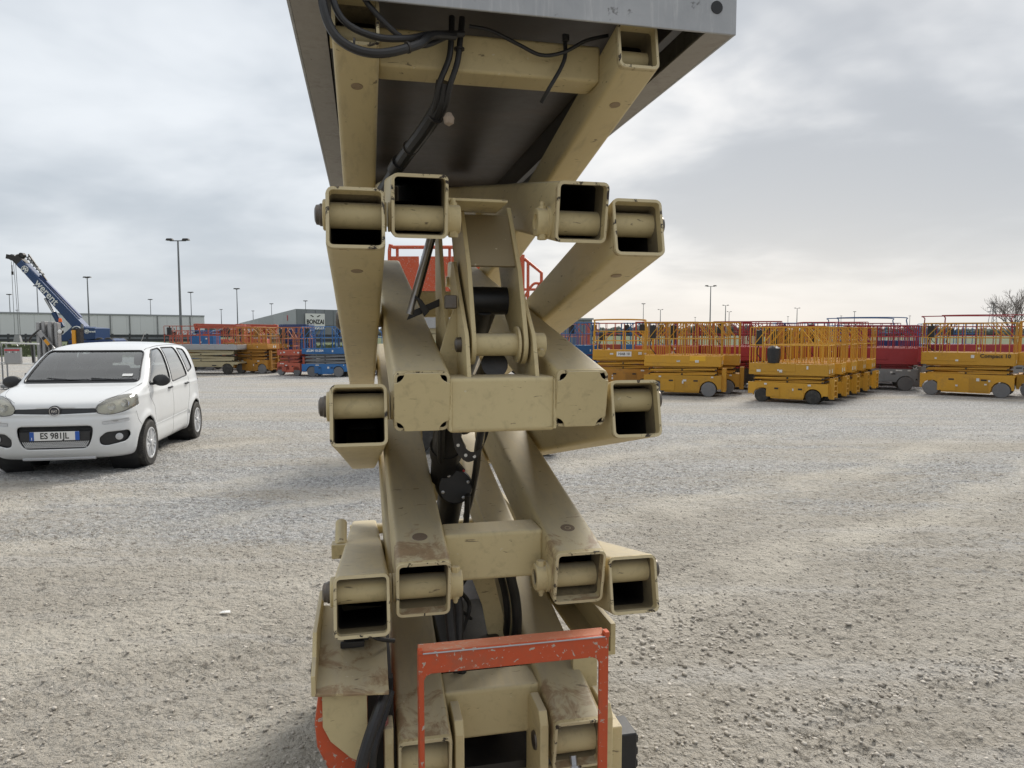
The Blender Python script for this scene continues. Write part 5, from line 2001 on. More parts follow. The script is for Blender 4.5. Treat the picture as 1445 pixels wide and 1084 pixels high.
    q.tube([on_front(0, 1.0) if False else (bv.ray_cast(Vector((3, a[0], a[1])), Vector((-1, 0, 0)))[0] or Vector((1, a[0], a[1]))) for a in dense(shield)], 0.011, 6, closed=True)
    q.build('windscreen_seal', CPLAST, root)
    q = MB()
    for k in range(2):
        pts = [on_front(y, 1.052 + 0.022 * k, 0.004) for y in np.linspace(-.62, .62, 20)]
        q.tube(pts, 0.014, 6)
    q.build('cowl', CPLAST, root)
    # wipers
    for (y0, y1, z1_) in ((.10, -.40, 1.10), (.62, .10, 1.095)):
        q = MB()
        pts = []
        for t in np.linspace(0, 1, 12):
            y = y0 + (y1 - y0) * t
            z = 1.062 + (z1_ - 1.062) * t
            pts.append(on_front(y, z, 0.022))
        q.tube(pts, 0.008, 6)
        q.lathe([(0.02, 0), (0.015, .03)], pts[0] - Vector((0.02, 0, 0.01)), (0.4, 0, 1), 10)
        q.build('wiper', CPLAST, root)
    # bonnet seam
    for s in (1, -1):
        q = MB()
        pts = []
        for (x, y) in ((1.02, .70), (1.2, .69), (1.4, .655), (1.55, .60), (1.63, .52), (1.70, .44)):
            hit = bv.ray_cast(Vector((x, s * y, 3)), Vector((0, 0, -1)))
            pts.append(hit[0] + Vector((0, 0, -.0015)))
        q.tube(smooth_path(pts, 4), 0.0032, 5)
        q.build('bonnet_seam', DARKM, root)
    # roof ditch lines
    for s in (1, -1):
        q = MB()
        pts = []
        for x in np.linspace(.42, -1.40, 24):
            hit = bv.ray_cast(Vector((x, s * (.555 + .02 * (x < .3)), 3)), Vector((0, 0, -1)))
            pts.append(hit[0] + Vector((0, 0, 0.0)))
        q.tube(pts, 0.005, 5)
        q.build('roof_strip', CPLAST, root)
    q = MB()
    hit = bv.ray_cast(Vector((-1.25, 0, 3)), Vector((0, 0, -1)))
    q.tube([hit[0], hit[0] + Vector((-.25, 0, .18))], 0.004, 5)
    q.build('aerial', CPLAST, root)
    # badge
    c = on_front(0, .768, 0.0)
    q = MB()
    q.lathe([(.066, -.02), (.066, .006), (.058, .010)], c, (1, 0, 0), 28, CPLAST)
    bd = q.build('badge', CPLAST, root)
    q = MB()
    q.tube([c + Vector((.011, .050 * math.cos(t), .050 * math.sin(t))) for t in np.linspace(0, 2 * math.pi, 29)[:-1]], 0.005, 6, closed=True)
    q.build('badge_ring', CHROME, bd)
    q = MB()
    q.lathe([(.040, .008), (.038, .012)], c, (1, 0, 0), 24)
    q.build('badge_disc', simple('badge_slate', (.06, .06, .07), .3), bd)
    text('FIAT', 0.036, CHROME, bd, frame(c + Vector((.0145, 0, 0)), (0, 1, 0), (0, 0, 1)), bold=0.001, extrude=0.001, sx=.85)
    # plate
    px_ = on_front(0, .50).x - 0.004
    for z, a in ((.575, .37), (.555, .375)):
        q = MB()
        q.tube([on_front(y, z, -0.03) for y in np.linspace(-a, a, 15)], 0.006, 5)
        q.build('grille_slat', CPLAST, gr)
    q = MB()
    q.prism([(-.36, .43), (.36, .43), (.365, .535), (-.365, .535)], (px_ - .022, 0, 0), (0, 1, 0), (0, 0, 1), (.012, 0, 0))
    q.build('plate_holder', CPLAST, root, 0, 0.003)
    q = MB()
    q.box(px_ - .008, px_, -.255, .255, .438, .540)
    pl = q.build('number_plate', WHITE, root, 0, 0.002, 1)
    for y0 in (-.257, .212):
        q = MB()
        q.box(px_, px_ + .0015, y0, y0 + .045, .439, .539)
        q.build('blue_band', PLBLUE, pl, 0)
    text('ES 981JL', 0.098, BLACKP, pl, frame((px_ + .002, -0.002, .489), (0, 1, 0), (0, 0, 1)), bold=0.0015, extrude=0.0005, sx=.88)
    text('I', 0.04, WHITE, pl, frame((px_ + .002, -.236, .46), (0, 1, 0), (0, 0, 1)), bold=0.001, extrude=0.0005)
    # lower mesh insert
    q = MB()
    q.prism([(-.35, .425), (.35, .425), (.33, .372), (.29, .348), (-.29, .348), (-.33, .372)], (px_ - .030, 0, 0), (0, 1, 0), (0, 0, 1), (.004, 0, 0))
    mi = q.build('mesh_backing', GREYM, gr, 0)
    q = MB()
    nx_ = 34
    for i in range(nx_):
        for s in (-1, 1):
            y0 = -.34 + .68 * i / (nx_ - 1)
            y1 = y0 + s * .045
            if abs(y0) > .325 or abs(y1) > .345:
                continue
            q.beam((px_ - .022, y0, .352), (px_ - .022, y1, .424), .0075, .006, up=(1, 0, 0))
    q.build('mesh_insert', SILVER, root, 0)
    # bumper lip
    q = MB()
    pts = [on_front(y, .215, .004) for y in np.linspace(-.38, .38, 15)]
    q.tube(pts, .022, 8)
    q.build('skid_strip', SILVER, root)
    # fog lamps
    for s, fo in ((1, fogs[0]), (-1, fogs[1])):
        c = on_front(s * .635, .452, -.022)
        q = MB()
        q.lathe([(.036, -.01), (.040, .008), (.030, .012), (0, .014)], c, (1, s * .35, 0), 18)
        q.build('fog_lamp', SILVER, root)
    for s in (1, -1):
        q = MB()
        pts = []
        for a in dense(head):
            hit = bv.ray_cast(Vector((3, s * a[0], a[1])), Vector((-1, 0, 0)))
            if hit[0] is not None and hit[0].x > 1.38:
                pts.append(hit[0])
        q.tube(pts, 0.0035, 5, closed=True)
        q.build('headlight_gap', DARKM, root)
    # headlamp internals
    for s in (1, -1):
        for (y, z, r_) in ((.56, .80, .045), (.68, .83, .048)):
            c = on_front(s * y, z, -.05)
            q = MB()
            q.lathe([(r_, .0), (r_ * .95, .02), (r_ * .5, .012), (0, .01)], c, (1, s * .25, .2), 18)
            q.build('bulb_bowl', CHROME, root)
    # interior
    q = MB()
    q.prism([(1.10, .93), (.62, 1.0), (.50, .93), (.52, .62), (1.1, .60)], (0, -.68, 0), (1, 0, 0), (0, 0, 1), (0, 1.36, 0))
    q.build('dashboard', CPLAST, root, 0, .02)
    q = MB()
    c = Vector((.48, .36, .97))
    q.tube([c + Vector((.05 * math.sin(t), .17 * math.cos(t), .17 * math.sin(t))) for t in np.linspace(0, 2 * math.pi, 25)[:-1]], .013, 6, closed=True)
    q.build('steering_wheel', CPLAST, root)
    for (x, y) in ((.05, .36), (.05, -.36), (-.85, .34), (-.85, -.34)):
        q = MB()
        q.prism([(-.16, .60), (-.26, 1.14), (-.17, 1.18), (.0, .60)], (x, y - .24, 0), (1, 0, 0), (0, 0, 1), (0, .48, 0))
        q.prism([(-.26, 1.20), (-.30, 1.36), (-.20, 1.37), (-.17, 1.21)], (x, y - .12, 0), (1, 0, 0), (0, 0, 1), (0, .24, 0))
        q.prism([(-.12, .45), (-.12, .62), (.42, .66), (.45, .48)], (x, y - .24, 0), (1, 0, 0), (0, 0, 1), (0, .48, 0))
        q.build('seat', SEATM, root, 30, .03)
    q = MB()
    q.box(-1.65, 1.55, -.70, .70, .30, .36)
    q.box(1.12, 1.16, -.70, .70, .36, .92)
    q.box(-1.6, 1.0, -.735, -.715, .36, .93)
    q.box(-1.6, 1.0, .715, .735, .36, .93)
    q.build('floor_pan', SEATM, root, 0)
    q = MB()
    q.box(.60, .605, .28, .40, 1.22, 1.24)
    q.lathe([(0, -.01), (.03, 0), (0, .01)], (.50, 0, 1.36), (1, 0, 0), 12)
    q.box(.49, .51, -.11, .11, 1.33, 1.39)
    q.build('rear_view_mirror', CPLAST, root, 0, .004)
    q = MB()
    c1_ = on_front(.50, 1.115, .004)
    c2_ = on_front(.50, 1.165, .004)
    up_ = (c2_ - c1_).normalized()
    q.prism([(-.06, 0), (.06, 0), (.06, .045), (-.06, .045)], c1_, (0, 1, 0), up_, (.001, 0, .001))
    q.build('paper_tag', WHITE, root, 0)
    # wheels
    for (x, y) in ((1.15, .735), (1.15, -.735), (-1.15, .735), (-1.15, -.735)):
        s = 1 if y > 0 else -1
        q = MB()
        q.lathe([(.195, -.085), (.265, -.088), (.285, -.075), (.292, -.05), (.292, .05), (.285, .075), (.265, .088), (.200, .085), (.19, .07)], (x, y, .289), (0, s, 0), 40)
        for i in range(60):
            t = 2 * math.pi * i / 60
            for s2 in (-1, 1):
                q.beam((x + .293 * math.cos(t), y + s2 * .02, .289 + .293 * math.sin(t)), (x + .293 * math.cos(t + .05), y + s2 * .078, .289 + .293 * math.sin(t + .05)), .009, .006, up=(math.cos(t), 0, math.sin(t)))
        w = q.build('wheel', TYRE, root)
        q = MB()
        q.lathe([(.192, .02), (.197, .080), (.188, .086), (.178, .070), (.165, .035), (.06, .03), (.0, .03)], (x, y, .289), (0, s, 0), 36)
        q.build('rim', DARKM, w)
        q = MB()
        q.lathe([(.188, .072), (.196, .085), (.180, .088), (.174, .074)], (x, y, .289), (0, s, 0), 36)
        for i in range(14):
            t = 2 * math.pi * (i + (.18 if i % 2 else -.18) * 1.0) / 14
            a_ = Vector((math.cos(t), 0, math.sin(t)))
            cc_ = Vector((x, y, .289)) + Vector((0, s * .078, 0))
            q.beam(cc_ + a_ * .035, cc_ + a_ * .180 - Vector((0, s * .002, 0)), .017, .014, up=(0, 1, 0))
        q.lathe([(.045, .06), (.045, .088), (.035, .096), (0, .098)], (x, y, .289), (0, s, 0), 24)
        q.build('wheel_cover', SILVER, w)
        q = MB()
        q.lathe([(.33, -.30), (.335, .015)], (x, y, .29), (0, s, 0), 32)
        q.f = [f_ for f_ in q.f if len(f_) == 4]
        q.m = [0] * len(q.f)
        q.build('wheel_arch_liner', BLACK, root)
    return root


car()


# ------------------------------------------------------------------ the raised scissor machine in the middle
AZ = 12.0
lift = empty('scissor_lift', (-0.00776, 1.43381, 0), R(AZ))
tag(lift, 'raised cream scissor lift seen end on, galvanised platform above, orange guard in front', 'scissor lift')
CX0 = -0.01
ZP = [0.750, 1.128, 1.518, 1.905, 2.253]
LY0, LYP, LYQ = 0.0, 0.06, 1.86
TW, TH = 0.113, 0.124


def ring(w, h, r, seg=4):
    pts = []
    for (sx, sz, a0) in ((1, 1, 0), (-1, 1, 90), (-1, -1, 180), (1, -1, 270)):
        for t in range(seg + 1):
            a = R(a0 + 90 * t / seg)
            pts.append((sx * (w / 2 - r) + r * math.cos(a), sz * (h / 2 - r) + r * math.sin(a)))
    return pts


def arm(xc, za, zb, w=TW, h=TH, t=0.0065, ya=LY0, yb=LYQ + 0.06, seed=0, capped=False, mat=CREAM, off=0.0):
    """hollow rounded box tube between the pin heights za (near) and zb (far)"""
    s = (zb - za) / (LYQ - LYP)
    za, zb = za + off, zb + off
    d = Vector((0, 1, s)).normalized()
    up = Vector((1, 0, 0)).cross(d)
    A = Vector((xc, ya, za - s * (LYP - ya)))
    B = Vector((xc, yb, za + s * (yb - LYP)))
    ln = (B - A).length
    rr = random.Random(seed)
    o_, i_ = ring(w, h, 0.013), ring(w - 2 * t, h - 2 * t, 0.0075)
    n = len(o_)
    q = MB()
    st = [0, 0.004, 0.012, 0.3, 0.6, ln - 0.6, ln - 0.3, ln - 0.012, ln - 0.004, ln]
    vs = []
    for k, x in enumerate(st):
        for (a, b) in o_:
            j = 0.0 if k in (0,) else rr.uniform(-.0006, .0006)
            e = -0.0012 if k in (0, len(st) - 1) else 0
            vs.append(A + d * (x + (rr.uniform(-.0012, .0012) if k in (1, 2) else 0)) + Vector((1, 0, 0)) * (a + j + (e if a > 0 else -e)) + up * (b + j))
    nb = len(vs)
    for x in (0, 0.022, 0.075, ln - 0.1, ln):
        for (a, b) in i_:
            vs.append(A + d * x + Vector((1, 0, 0)) * a + up * b)
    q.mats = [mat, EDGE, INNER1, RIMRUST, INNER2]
    fs, ms = [], []
    for k in range(len(st) - 1):
        for a in range(n):
            b = (a + 1) % n
            fs.append((k * n + a, k * n + b, (k + 1) * n + b, (k + 1) * n + a))
            ms.append(1 if k in (0, len(st) - 2) else (3 if k in (1, len(st) - 3) else 0))
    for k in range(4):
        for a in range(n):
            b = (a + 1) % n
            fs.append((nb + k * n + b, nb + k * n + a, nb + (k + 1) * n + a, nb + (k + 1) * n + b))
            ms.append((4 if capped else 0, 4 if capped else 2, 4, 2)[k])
    L_ = (len(st) - 1) * n
    for a in range(n):
        b = (a + 1) % n
        fs.append((b, a, nb + a, nb + b))
        ms.append(1)
        fs.append((L_ + a, L_ + b, nb + 4 * n + b, nb + 4 * n + a))
        ms.append(1)
    q.v = [tuple(v) for v in vs]
    q.f, q.m = fs, ms
    return q.build('scissor_arm', None, lift, 40), A, d, up


XO, XI = 0.293, 0.168
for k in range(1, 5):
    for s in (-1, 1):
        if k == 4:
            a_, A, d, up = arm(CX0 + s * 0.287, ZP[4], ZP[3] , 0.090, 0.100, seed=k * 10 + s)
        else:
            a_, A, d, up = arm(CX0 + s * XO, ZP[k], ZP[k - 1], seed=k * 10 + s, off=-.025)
        # plugged weld holes on the lower and upper faces
        if k in (3, 4):
            q = MB()
            q.lathe([(.013, 0), (.012, .0012)], A + d * .15 - up * ((.05 if k == 4 else TH / 2) + .0), -up, 18)
            q.build('plug_weld', UNDER if k == 9 else paint('plug_%d' % (k * 3 + s), (.27, .20, .12), .6, 0, .3, (.12, .07, .04), .6, 40), a_, 40)
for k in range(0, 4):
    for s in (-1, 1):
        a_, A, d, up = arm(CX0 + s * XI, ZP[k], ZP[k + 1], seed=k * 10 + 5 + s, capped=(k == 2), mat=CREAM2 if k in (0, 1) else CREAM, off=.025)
        if k == 1:
            q = MB()
            q.lathe([(.017, 0), (.016, .0012), (.006, .0004), (.0, .0012)], A + d * .11 + up * (TH / 2), up, 20)
            q.build('plug_weld', paint('plug_top_%d' % (s + 2), (.16, .12, .085), .6, 0, .4, (.08, .05, .03), .6, 60), a_, 40)
        if k == 2:
            # end plate with notched corners, welded over the tube mouth
            q = MB()
            W_, H_, r_ = TW - .002, TH - .002, .0205
            poly = []
            for (cx_, cz_, a0) in ((W_ / 2, H_ / 2, 270), (-W_ / 2, H_ / 2, 0), (-W_ / 2, -H_ / 2, 90), (W_ / 2, -H_ / 2, 180)):
                for t in range(6):
                    a = R(a0 - t * 18)
                    poly.append((cx_ + r_ * math.cos(a), cz_ + r_ * math.sin(a)))
            q.prism(poly, A - d * .0065, (1, 0, 0), up, d * .006)
            q.build('end_plate', CREAM, a_, 30, .0015)
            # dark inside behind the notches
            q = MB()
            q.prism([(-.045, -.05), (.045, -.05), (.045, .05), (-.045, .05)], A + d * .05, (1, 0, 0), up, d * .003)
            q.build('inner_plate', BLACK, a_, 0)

# pins, sleeves, collars
for k in range(1, 5):
    z = ZP[k]
    for s in (-1, 1):
        xo, xi = CX0 + s * XO, CX0 + s * XI
        y = LYP
        if k == 4:
            q = MB()
            q.tube([(xo - .044, y, z), (xo + .044, y, z)], .021, 24)
            q.build('pin_sleeve', CREAM, lift)
            continue
        q = MB()
        q.tube([(xo - s * (TW / 2 - .005), y, z), (xo + s * (TW / 2 - .005), y, z)], .0262, 32)
        q.build('pin_sleeve', CREAM, lift)
        # bosses between the arms
        q = MB()
        q.lathe([(.0295, 0), (.0295, .0045)], (xo - s * TW / 2, y, z), (-s, 0, 0), 28)
        q.lathe([(.0295, 0), (.0295, .0045)], (xi + s * TW / 2, y, z), (s, 0, 0), 28)
        q.build('boss_ring', CREAM, lift)
        # outer head
        q = MB()
        q.lathe([(.031, 0), (.031, .006), (.0285, .008)], (xo + s * TW / 2, y, z), (s, 0, 0), 32)
        q.build('boss_ring', CREAM, lift)
        q = MB()
        q.lathe([(.0225, .008), (.0225, .013), (.0205, .015), (.0195, .021), (.013, .024), (0, .0245)], (xo + s * TW / 2, y, z), (s, 0, 0), 28)
        q.build('pin_head', BOLT, lift)
        if k != 2:
            q = MB()
            q.tube([(xi - TW / 2 + .005, y, z), (xi + TW / 2 - .005, y, z)], .0262, 32)
            q.build('pin_sleeve', CREAM, lift)
            q = MB()
            q.lathe([(.034, 0), (.034, .006), (.0295, .007), (.0295, .028), (.028, .030), (.0175, .030), (.0170, .024), (0, .024)], (xi - s * TW / 2, y, z), (-s, 0, 0), 32)
            cl = q.build('collar', CREAM, lift)
            up_s = -1 if k == 3 else 1
            xb = xi - s * (TW / 2 + .016)
            q = MB()
            q.lathe([(.0105, .026), (.0105, .036), (.0095, .0375)], (xb, y - .004, z), (0, 0, up_s), 6)
            q.build('locking_bolt', CREAM, cl)
            q = MB()
            q.lathe([(.009, .026), (.009, .033), (.0055, .033), (.0055, .040), (.0035, .043)], (xb, y - .004, z), (0, 0, -up_s), 8)
            q.build('nut', CREAM, cl)
        if k in (1,):
            q = MB()
            q.lathe([(.0165, .0245), (.016, .027), (0, .028)], (xi - s * TW / 2, y, z), (-s, 0, 0), 20)
            q.build('pin_end', BOLT, lift)
# mid and far pivots
for k in range(0, 4):
    zm = (ZP[k] + ZP[k + 1]) / 2
    for s in (-1, 1):
        xo = CX0 + s * XO
        ym = (LYP + LYQ) / 2
        q = MB()
        q.tube([(CX0 + s * (XI - .075), ym, zm), (xo + s * .062, ym, zm)], .024, 20)
        q.build('mid_pivot_pin', CREAM, lift)
        q = MB()
        q.lathe([(.032, .0), (.032, .012), (.024, .020), (.0, .022)], (xo + s * TW / 2, ym, zm), (s, 0, 0), 24)
        q.build('pin_head', BOLT, lift)
    for s in (-1, 1):
        q = MB()
        q.tube([(CX0 + s * (XI - .07), LYQ, ZP[k]), (CX0 + s * (XO + .065), LYQ, ZP[k])], .024, 16)
        q.build('far_pivot_pin', CREAM, lift)


def ctube(x0, x1, y0, y1, z0, z1, name='cross_tube', mat=CREAM, bev=.010):
    q = MB()
    q.box(x0, x1, y0, y1, z0, z1)
    return q.build(name, mat, lift, 0, bev, 3)


xa, xb = CX0 - XI + TW / 2 - .003, CX0 + XI - TW / 2 + .003
ct = ctube(xa, xb, .003, .105, 1.463, 1.578)
# weld beads at the joints
for xx, sg in ((xa + .004, 1), (xb - .004, -1)):
    q = MB()
    pts = []
    rr = random.Random(int(xx * 1000))
    for i in range(26):
        t = i / 25
        pts.append((xx + rr.uniform(-.0008, .0008), .0015 + rr.uniform(-.0008, .0008), 1.468 + .105 * t))
    q.tube(pts, .0034, 6)
    q.build('weld_bead', CREAM, ct)
ctube(xa, xb, .105, .20, 1.112, 1.222)
ctube(xa, xb, .13, .23, .727, .845)
ctube(xa, xb, 1.32, 1.42, 1.73, 1.83)
ctube(xa, xb, 1.35, 1.45, 1.36, 1.46)
ctube(xa, xb, 1.40, 1.50, .98, 1.08)
# between the top pair
ctube(CX0 - .287 + .043, CX0 + .287 - .043, .115, .20, 2.225, 2.305, bev=.008)
# flat plate under the platform between the upper inner arms
q = MB()
q.box(-.118, .02, .10, .24, 1.951, 1.957)
q.build('gusset_plate', CREAM, lift, 0, .001)


def xplate(poly, x, t, name, mat=CREAM, bev=.0015, parent=None):
    """plate lying in a plane of constant local x; poly in (y, z)"""
    q = MB()
    q.prism(poly, (x - t / 2, 0, 0), (0, 1, 0), (0, 0, 1), (t, 0, 0))
    return q.build(name, mat, parent or lift, 30, bev)


def teardrop(c, r, top, n=10, a0=180, a1=360):
    pts = [(c[0] + r * math.cos(R(a0 + (a1 - a0) * i / n)), c[1] + r * math.sin(R(a0 + (a1 - a0) * i / n))) for i in range(n + 1)]
    return pts + top


PY, PZ = .09, 1.643
# yoke of the upper cylinder: two cheeks leaning back from the pin
for x in (-.063, .050):
    xplate(teardrop((PY, PZ), .043, [(PY + .17, 1.71), (.42, 1.97), (.235, 1.965), (.115, 1.81)], a0=165, a1=345), x, .010, 'yoke_cheek')
# web joining the cheeks
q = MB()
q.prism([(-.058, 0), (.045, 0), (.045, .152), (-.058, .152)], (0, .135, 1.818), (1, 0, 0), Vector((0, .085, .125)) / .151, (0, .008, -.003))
q.build('yoke_web', CREAM_SHADED, lift, 0, .001)
# outer ears standing on the middle cross tube
xplate([(.012, 1.572), (.045, PZ + .02), (.20, 1.80), (.235, 1.835), (.262, 1.838), (.30, 1.79), (.20, 1.60), (.19, 1.572)], -.079, .009, 'lug_plate')
xplate([(.012, 1.572), (.045, PZ + .02), (.20, 1.80), (.235, 1.832), (.262, 1.832), (.30, 1.79), (.20, 1.60), (.19, 1.572)], .066, .009, 'lug_plate')
xplate([(.20, 1.50), (.20, 1.66), (.30, 1.76), (.38, 1.92), (.46, 1.92), (.46, 1.52)], -.098, .010, 'side_gusset')
q = MB()
q.prism([(-.125, 1.50), (-.083, 1.50), (-.083, 1.74), (-.10, 1.70), (-.125, 1.62)], (0, .17, 0), (1, 0, 0), (0, 0, 1), (0, .008, 0))
q.build('front_gusset', CREAM, lift, 0, .001)
# the pin through them
q = MB()
q.tube([(-.068, PY, PZ), (.055, PY, PZ)], .0245, 30)
q.build('yoke_pin_sleeve', CREAM, lift)
for x, r_ in ((.040, .040),):
    q = MB()
    q.lathe([(r_, 0), (r_, .005)], (x, PY, PZ), (-1, 0, 0), 30)
    q.build('boss_ring', CREAM, lift)
q = MB()
q.lathe([(.026, .0), (.026, .028), (.024, .030), (0, .030)], (.070, PY, PZ), (1, 0, 0), 28)
cl = q.build('collar', CREAM, lift)
q = MB()
q.lathe([(.009, .020), (.009, .034)], (.086, PY - .0, PZ - .006), (0, -1, -.4), 6)
q.build('locking_bolt', CREAM, cl)
q = MB()
q.lathe([(.017, 0), (.016, .010), (.010, .013), (0, .014)], (-.084, PY + .015, PZ + .0), (-1, 0, 0), 20)
q.build('pin_head', BOLT, lift)
q = MB()
q.tube([(-.058, .24, 1.745), (.045, .24, 1.745)], .033, 28)
q.build('cylinder_eye', BLACK, lift)
q = MB()
q.tube([(-.01, .24, 1.745), (-.01, .95, 1.42)], .038, 24)
q.build('upper_cylinder', BLACK, lift)
q = MB()
q.tube([(-.01, .10, 1.60), (-.01, .60, 1.40)], .030, 20)
q.build('cylinder_rod', DARKM, lift)
q = MB()
q.box(-.115, -.088, .13, .15, 1.722, 1.752)
q.build('small_block', BOLT, lift, 0, .003)
# prop strut
q = MB()
q.tube([(-.108, .36, 1.965), (-.169, .36, 1.75), (-.178, .36, 1.715)], .0085, 12)
q.build('prop_strut', STEELB, lift)
q = MB()
q.tube([(-.103, .37, 1.955), (-.160, .37, 1.75)], .007, 8)
q.build('strut_cable', BLACK, lift)
q = MB()
q.prism([(-.165, 1.762), (-.148, 1.750), (-.130, 1.722), (-.143, 1.708)], (0, .34, 0), (1, 0, 0), (0, 0, 1), (0, .012, 0))
q.prism([(-.185, 1.700), (-.175, 1.722), (-.095, 1.758), (-.088, 1.742)], (0, .36, 0), (1, 0, 0), (0, 0, 1), (0, .02, 0))
q.build('latch_bracket', BLACK, lift, 0, .001)

# middle cylinder, motor disc and hoses
q = MB()
q.tube([(-.092, .26, 1.47), (-.085, .46, 1.28)], .036, 24)
q.tube([(-.088, .36, 1.38), (-.086, .39, 1.352)], .042, 24)
q.build('lift_cylinder', BLACK, lift)
q = MB()
q.lathe([(.047, .08), (.047, .006), (.043, 0), (0, 0)], (-.060, .40, 1.262), (0, 1, -.1), 32)
md = q.build('pump_cap', BLACK, lift)
for (a, r_) in ((20, .036), (-55, .036), (120, .036), (200, .036)):
    q = MB()
    q.lathe([(.0045, .0), (.0045, -.004), (0, -.005)], (-.060 + r_ * math.cos(R(a)), .40, 1.262 + r_ * math.sin(R(a))), (0, 1, -.1), 8)
    q.build('cap_screw', STEELB, md)
q = MB()
q.tube([(-.060, .46, 1.25), (-.062, .62, 1.10)], .036, 20)
q.build('pump_body', BLACK, lift)
q = MB()
q.tube(smooth_path([(-.105, .42, 1.285), (-.088, .41, 1.312), (-.06, .405, 1.318), (-.035, .41, 1.30)], 5), .004, 6)
q.build('red_seal', REDP, lift)
# perforated cable guide
q = MB()
n = 16
gp = smooth_path([(-.100, .10, 1.462), (-.090, .115, 1.420), (-.066, .12, 1.392), (-.040, .125, 1.400), (-.024, .13, 1.432), (-.020, .13, 1.468)], 4)
wv = Vector((0.35, -.25, .9)).normalized() * .013
vs, fs = [], []
for p in gp:
    vs += [p - wv, p + wv, p + wv + Vector((0, .003, 0)), p - wv + Vector((0, .003, 0))]
for i in range(len(gp) - 1):
    for a in range(4):
        b = (a + 1) % 4
        fs.append((i * 4 + a, i * 4 + b, i * 4 + 4 + b, i * 4 + 4 + a))
q.add(vs, fs)
cg = q.build('cable_guide', BLACK, lift)
for i in (4, 7, 10):
    q = MB()
    q.lathe([(.0038, 0), (.0038, -.001)], gp[i], (0, 1, 0), 10)
    q.build('guide_hole', WSTICK, cg)


def hose(pts, r, name='hose', mat=BLACK, n=10, k=6):
    q = MB()
    q.tube(smooth_path(pts, k), r, n)
    return q.build(name, mat, lift)


hose([(-.03, .14, 1.47), (-.035, .18, 1.40), (-.02, .30, 1.33), (-.005, .48, 1.22), (.01, .7, 1.1)], .009)
hose([(-.12, .18, 1.47), (-.11, .28, 1.40), (-.10, .36, 1.34), (-.07, .38, 1.335), (-.04, .42, 1.30)], .010)
hose([(-.10, .20, 1.47), (-.07, .24, 1.41), (-.05, .34, 1.37), (-.075, .45, 1.34)], .008)
hose([(-.035, .35, 1.25), (-.034, .38, 1.18), (-.04, .42, 1.10), (-.04, .5, 1.02)], .008)
# lower bay
hose([(.045, .20, 1.15), (.055, .24, 1.07), (.075, .28, 1.0), (.085, .30, .93), (.088, .34, .84), (.09, .4, .76)], .013)
hose([(.025, .22, 1.15), (.035, .27, 1.07), (.055, .31, 1.0), (.066, .33, .93), (.07, .38, .84)], .009)
hose([(-.11, .25, 1.10), (-.10, .22, 1.0), (-.095, .2, .92), (-.085, .2, .86)], .012)
hose([(-.085, .27, 1.10), (-.075, .24, 1.0), (-.078, .22, .92), (-.07, .22, .84)], .012)
hose([(-.02, .3, 1.12), (-.06, .33, 1.02), (-.03, .36, .95), (-.07, .3, .88)], .006)
hose([(.0, .3, 1.12), (-.03, .36, 1.04), (-.07, .33, .98), (-.02, .4, .9)], .005)
q = MB()
q.tube([(-.03, .50, 1.05), (-.03, 1.3, .82)], .045, 22)
q.build('lift_cylinder', BLACK, lift)
q = MB()
q.box(-.115, .05, .32, .62, .60, .87)
q.build('valve_block', BLACK, lift, 0, .01)
q = MB()
q.prism([(-.050, 1.10), (.018, 1.10), (.060, .92), (.078, .78), (.036, .78), (.004, .95)], (0, .36, 0), (1, 0, 0), (0, 0, 1), (.0, .008, 0))
q.build('cylinder_bracket', CREAM, lift, 0, .001)

# base lugs and lower pin row
for s in (-1, 1):
    xi = CX0 + s * XI
    for sx in (-1, 1):
        x = xi + sx * (TW / 2 + .018)
        oct_ = [(-.048, .60), (-.048, .81), (-.030, .835), (.050, .835), (.085, .80), (.085, .60)]
        xplate([(LYP + a, b) for a, b in oct_], x, .020, 'base_lug', bev=.003)
    q = MB()
    q.tube([(xi - TW / 2 + .004, LYP, .750), (xi + TW / 2 - .004, LYP, .750)], .034, 32)
    q.build('pin_sleeve', CREAM, lift)
    q = MB()
    q.lathe([(.021, 0), (.020, .004), (.012, .005), (0, .004)], (xi - s * (TW / 2 + .028), LYP + .0, .750), (-s, 0, 0), 24)
    q.build('pin_end', BOLT, lift)
q = MB()
q.lathe([(.008, .030), (.008, .050), (.012, .050), (.012, .056), (.004, .062)], (CX0 + XI - .005, LYP - .02, .750), (0, -.5, -1), 10)
q.build('grease_nipple', STEELB, lift)

# base: chassis, trays, covers
q = MB()
q.box(-.35, .28, .15, 1.95, .28, .62)
q.build('chassis', CREAM, lift, 0, .012)
q = MB()
q.box(-.33, .26, .16, 1.95, .621, .64)
q.build('chassis_deck', DARKM, lift, 0)
q = MB()
q.prism([(-.385, .935), (-.296, .935), (-.296, .775), (-.33, .795), (-.370, .835), (-.385, .868)], (0, .004, 0), (1, 0, 0), (0, 0, 1), (0, .008, 0))
q.build('end_panel', CREAM, lift, 0, .001)
q = MB()
q.prism([(-.398, .948), (-.252, .935), (-.252, .93), (-.398, .941)], (0, -.012, 0), (1, 0, 0), (0, 0, 1), (0, .30, .065))
q.build('tray', CREAM2, lift, 0, .0015)
q = MB()
q.prism([(-.012, .942), (-.012, .985), (.03, 1.005), (.06, 1.045), (.30, 1.045), (.30, .99)], (-.405, 0, 0), (0, 1, 0), (0, 0, 1), (.009, 0, 0))
q.build('tray_wing', CREAM, lift, 0, .002)
q = MB()
q.box(-.345, -.290, .13, .18, .985, 1.012)
q.box(-.352, -.30, .12, .13, .975, .99)
q.build('limit_switch', BLACK, lift, 0, .003)
hose([(-.295, .14, 1.0), (-.27, .12, .992), (-.235, .14, .975)], .005, 'switch_cable')
q = MB()
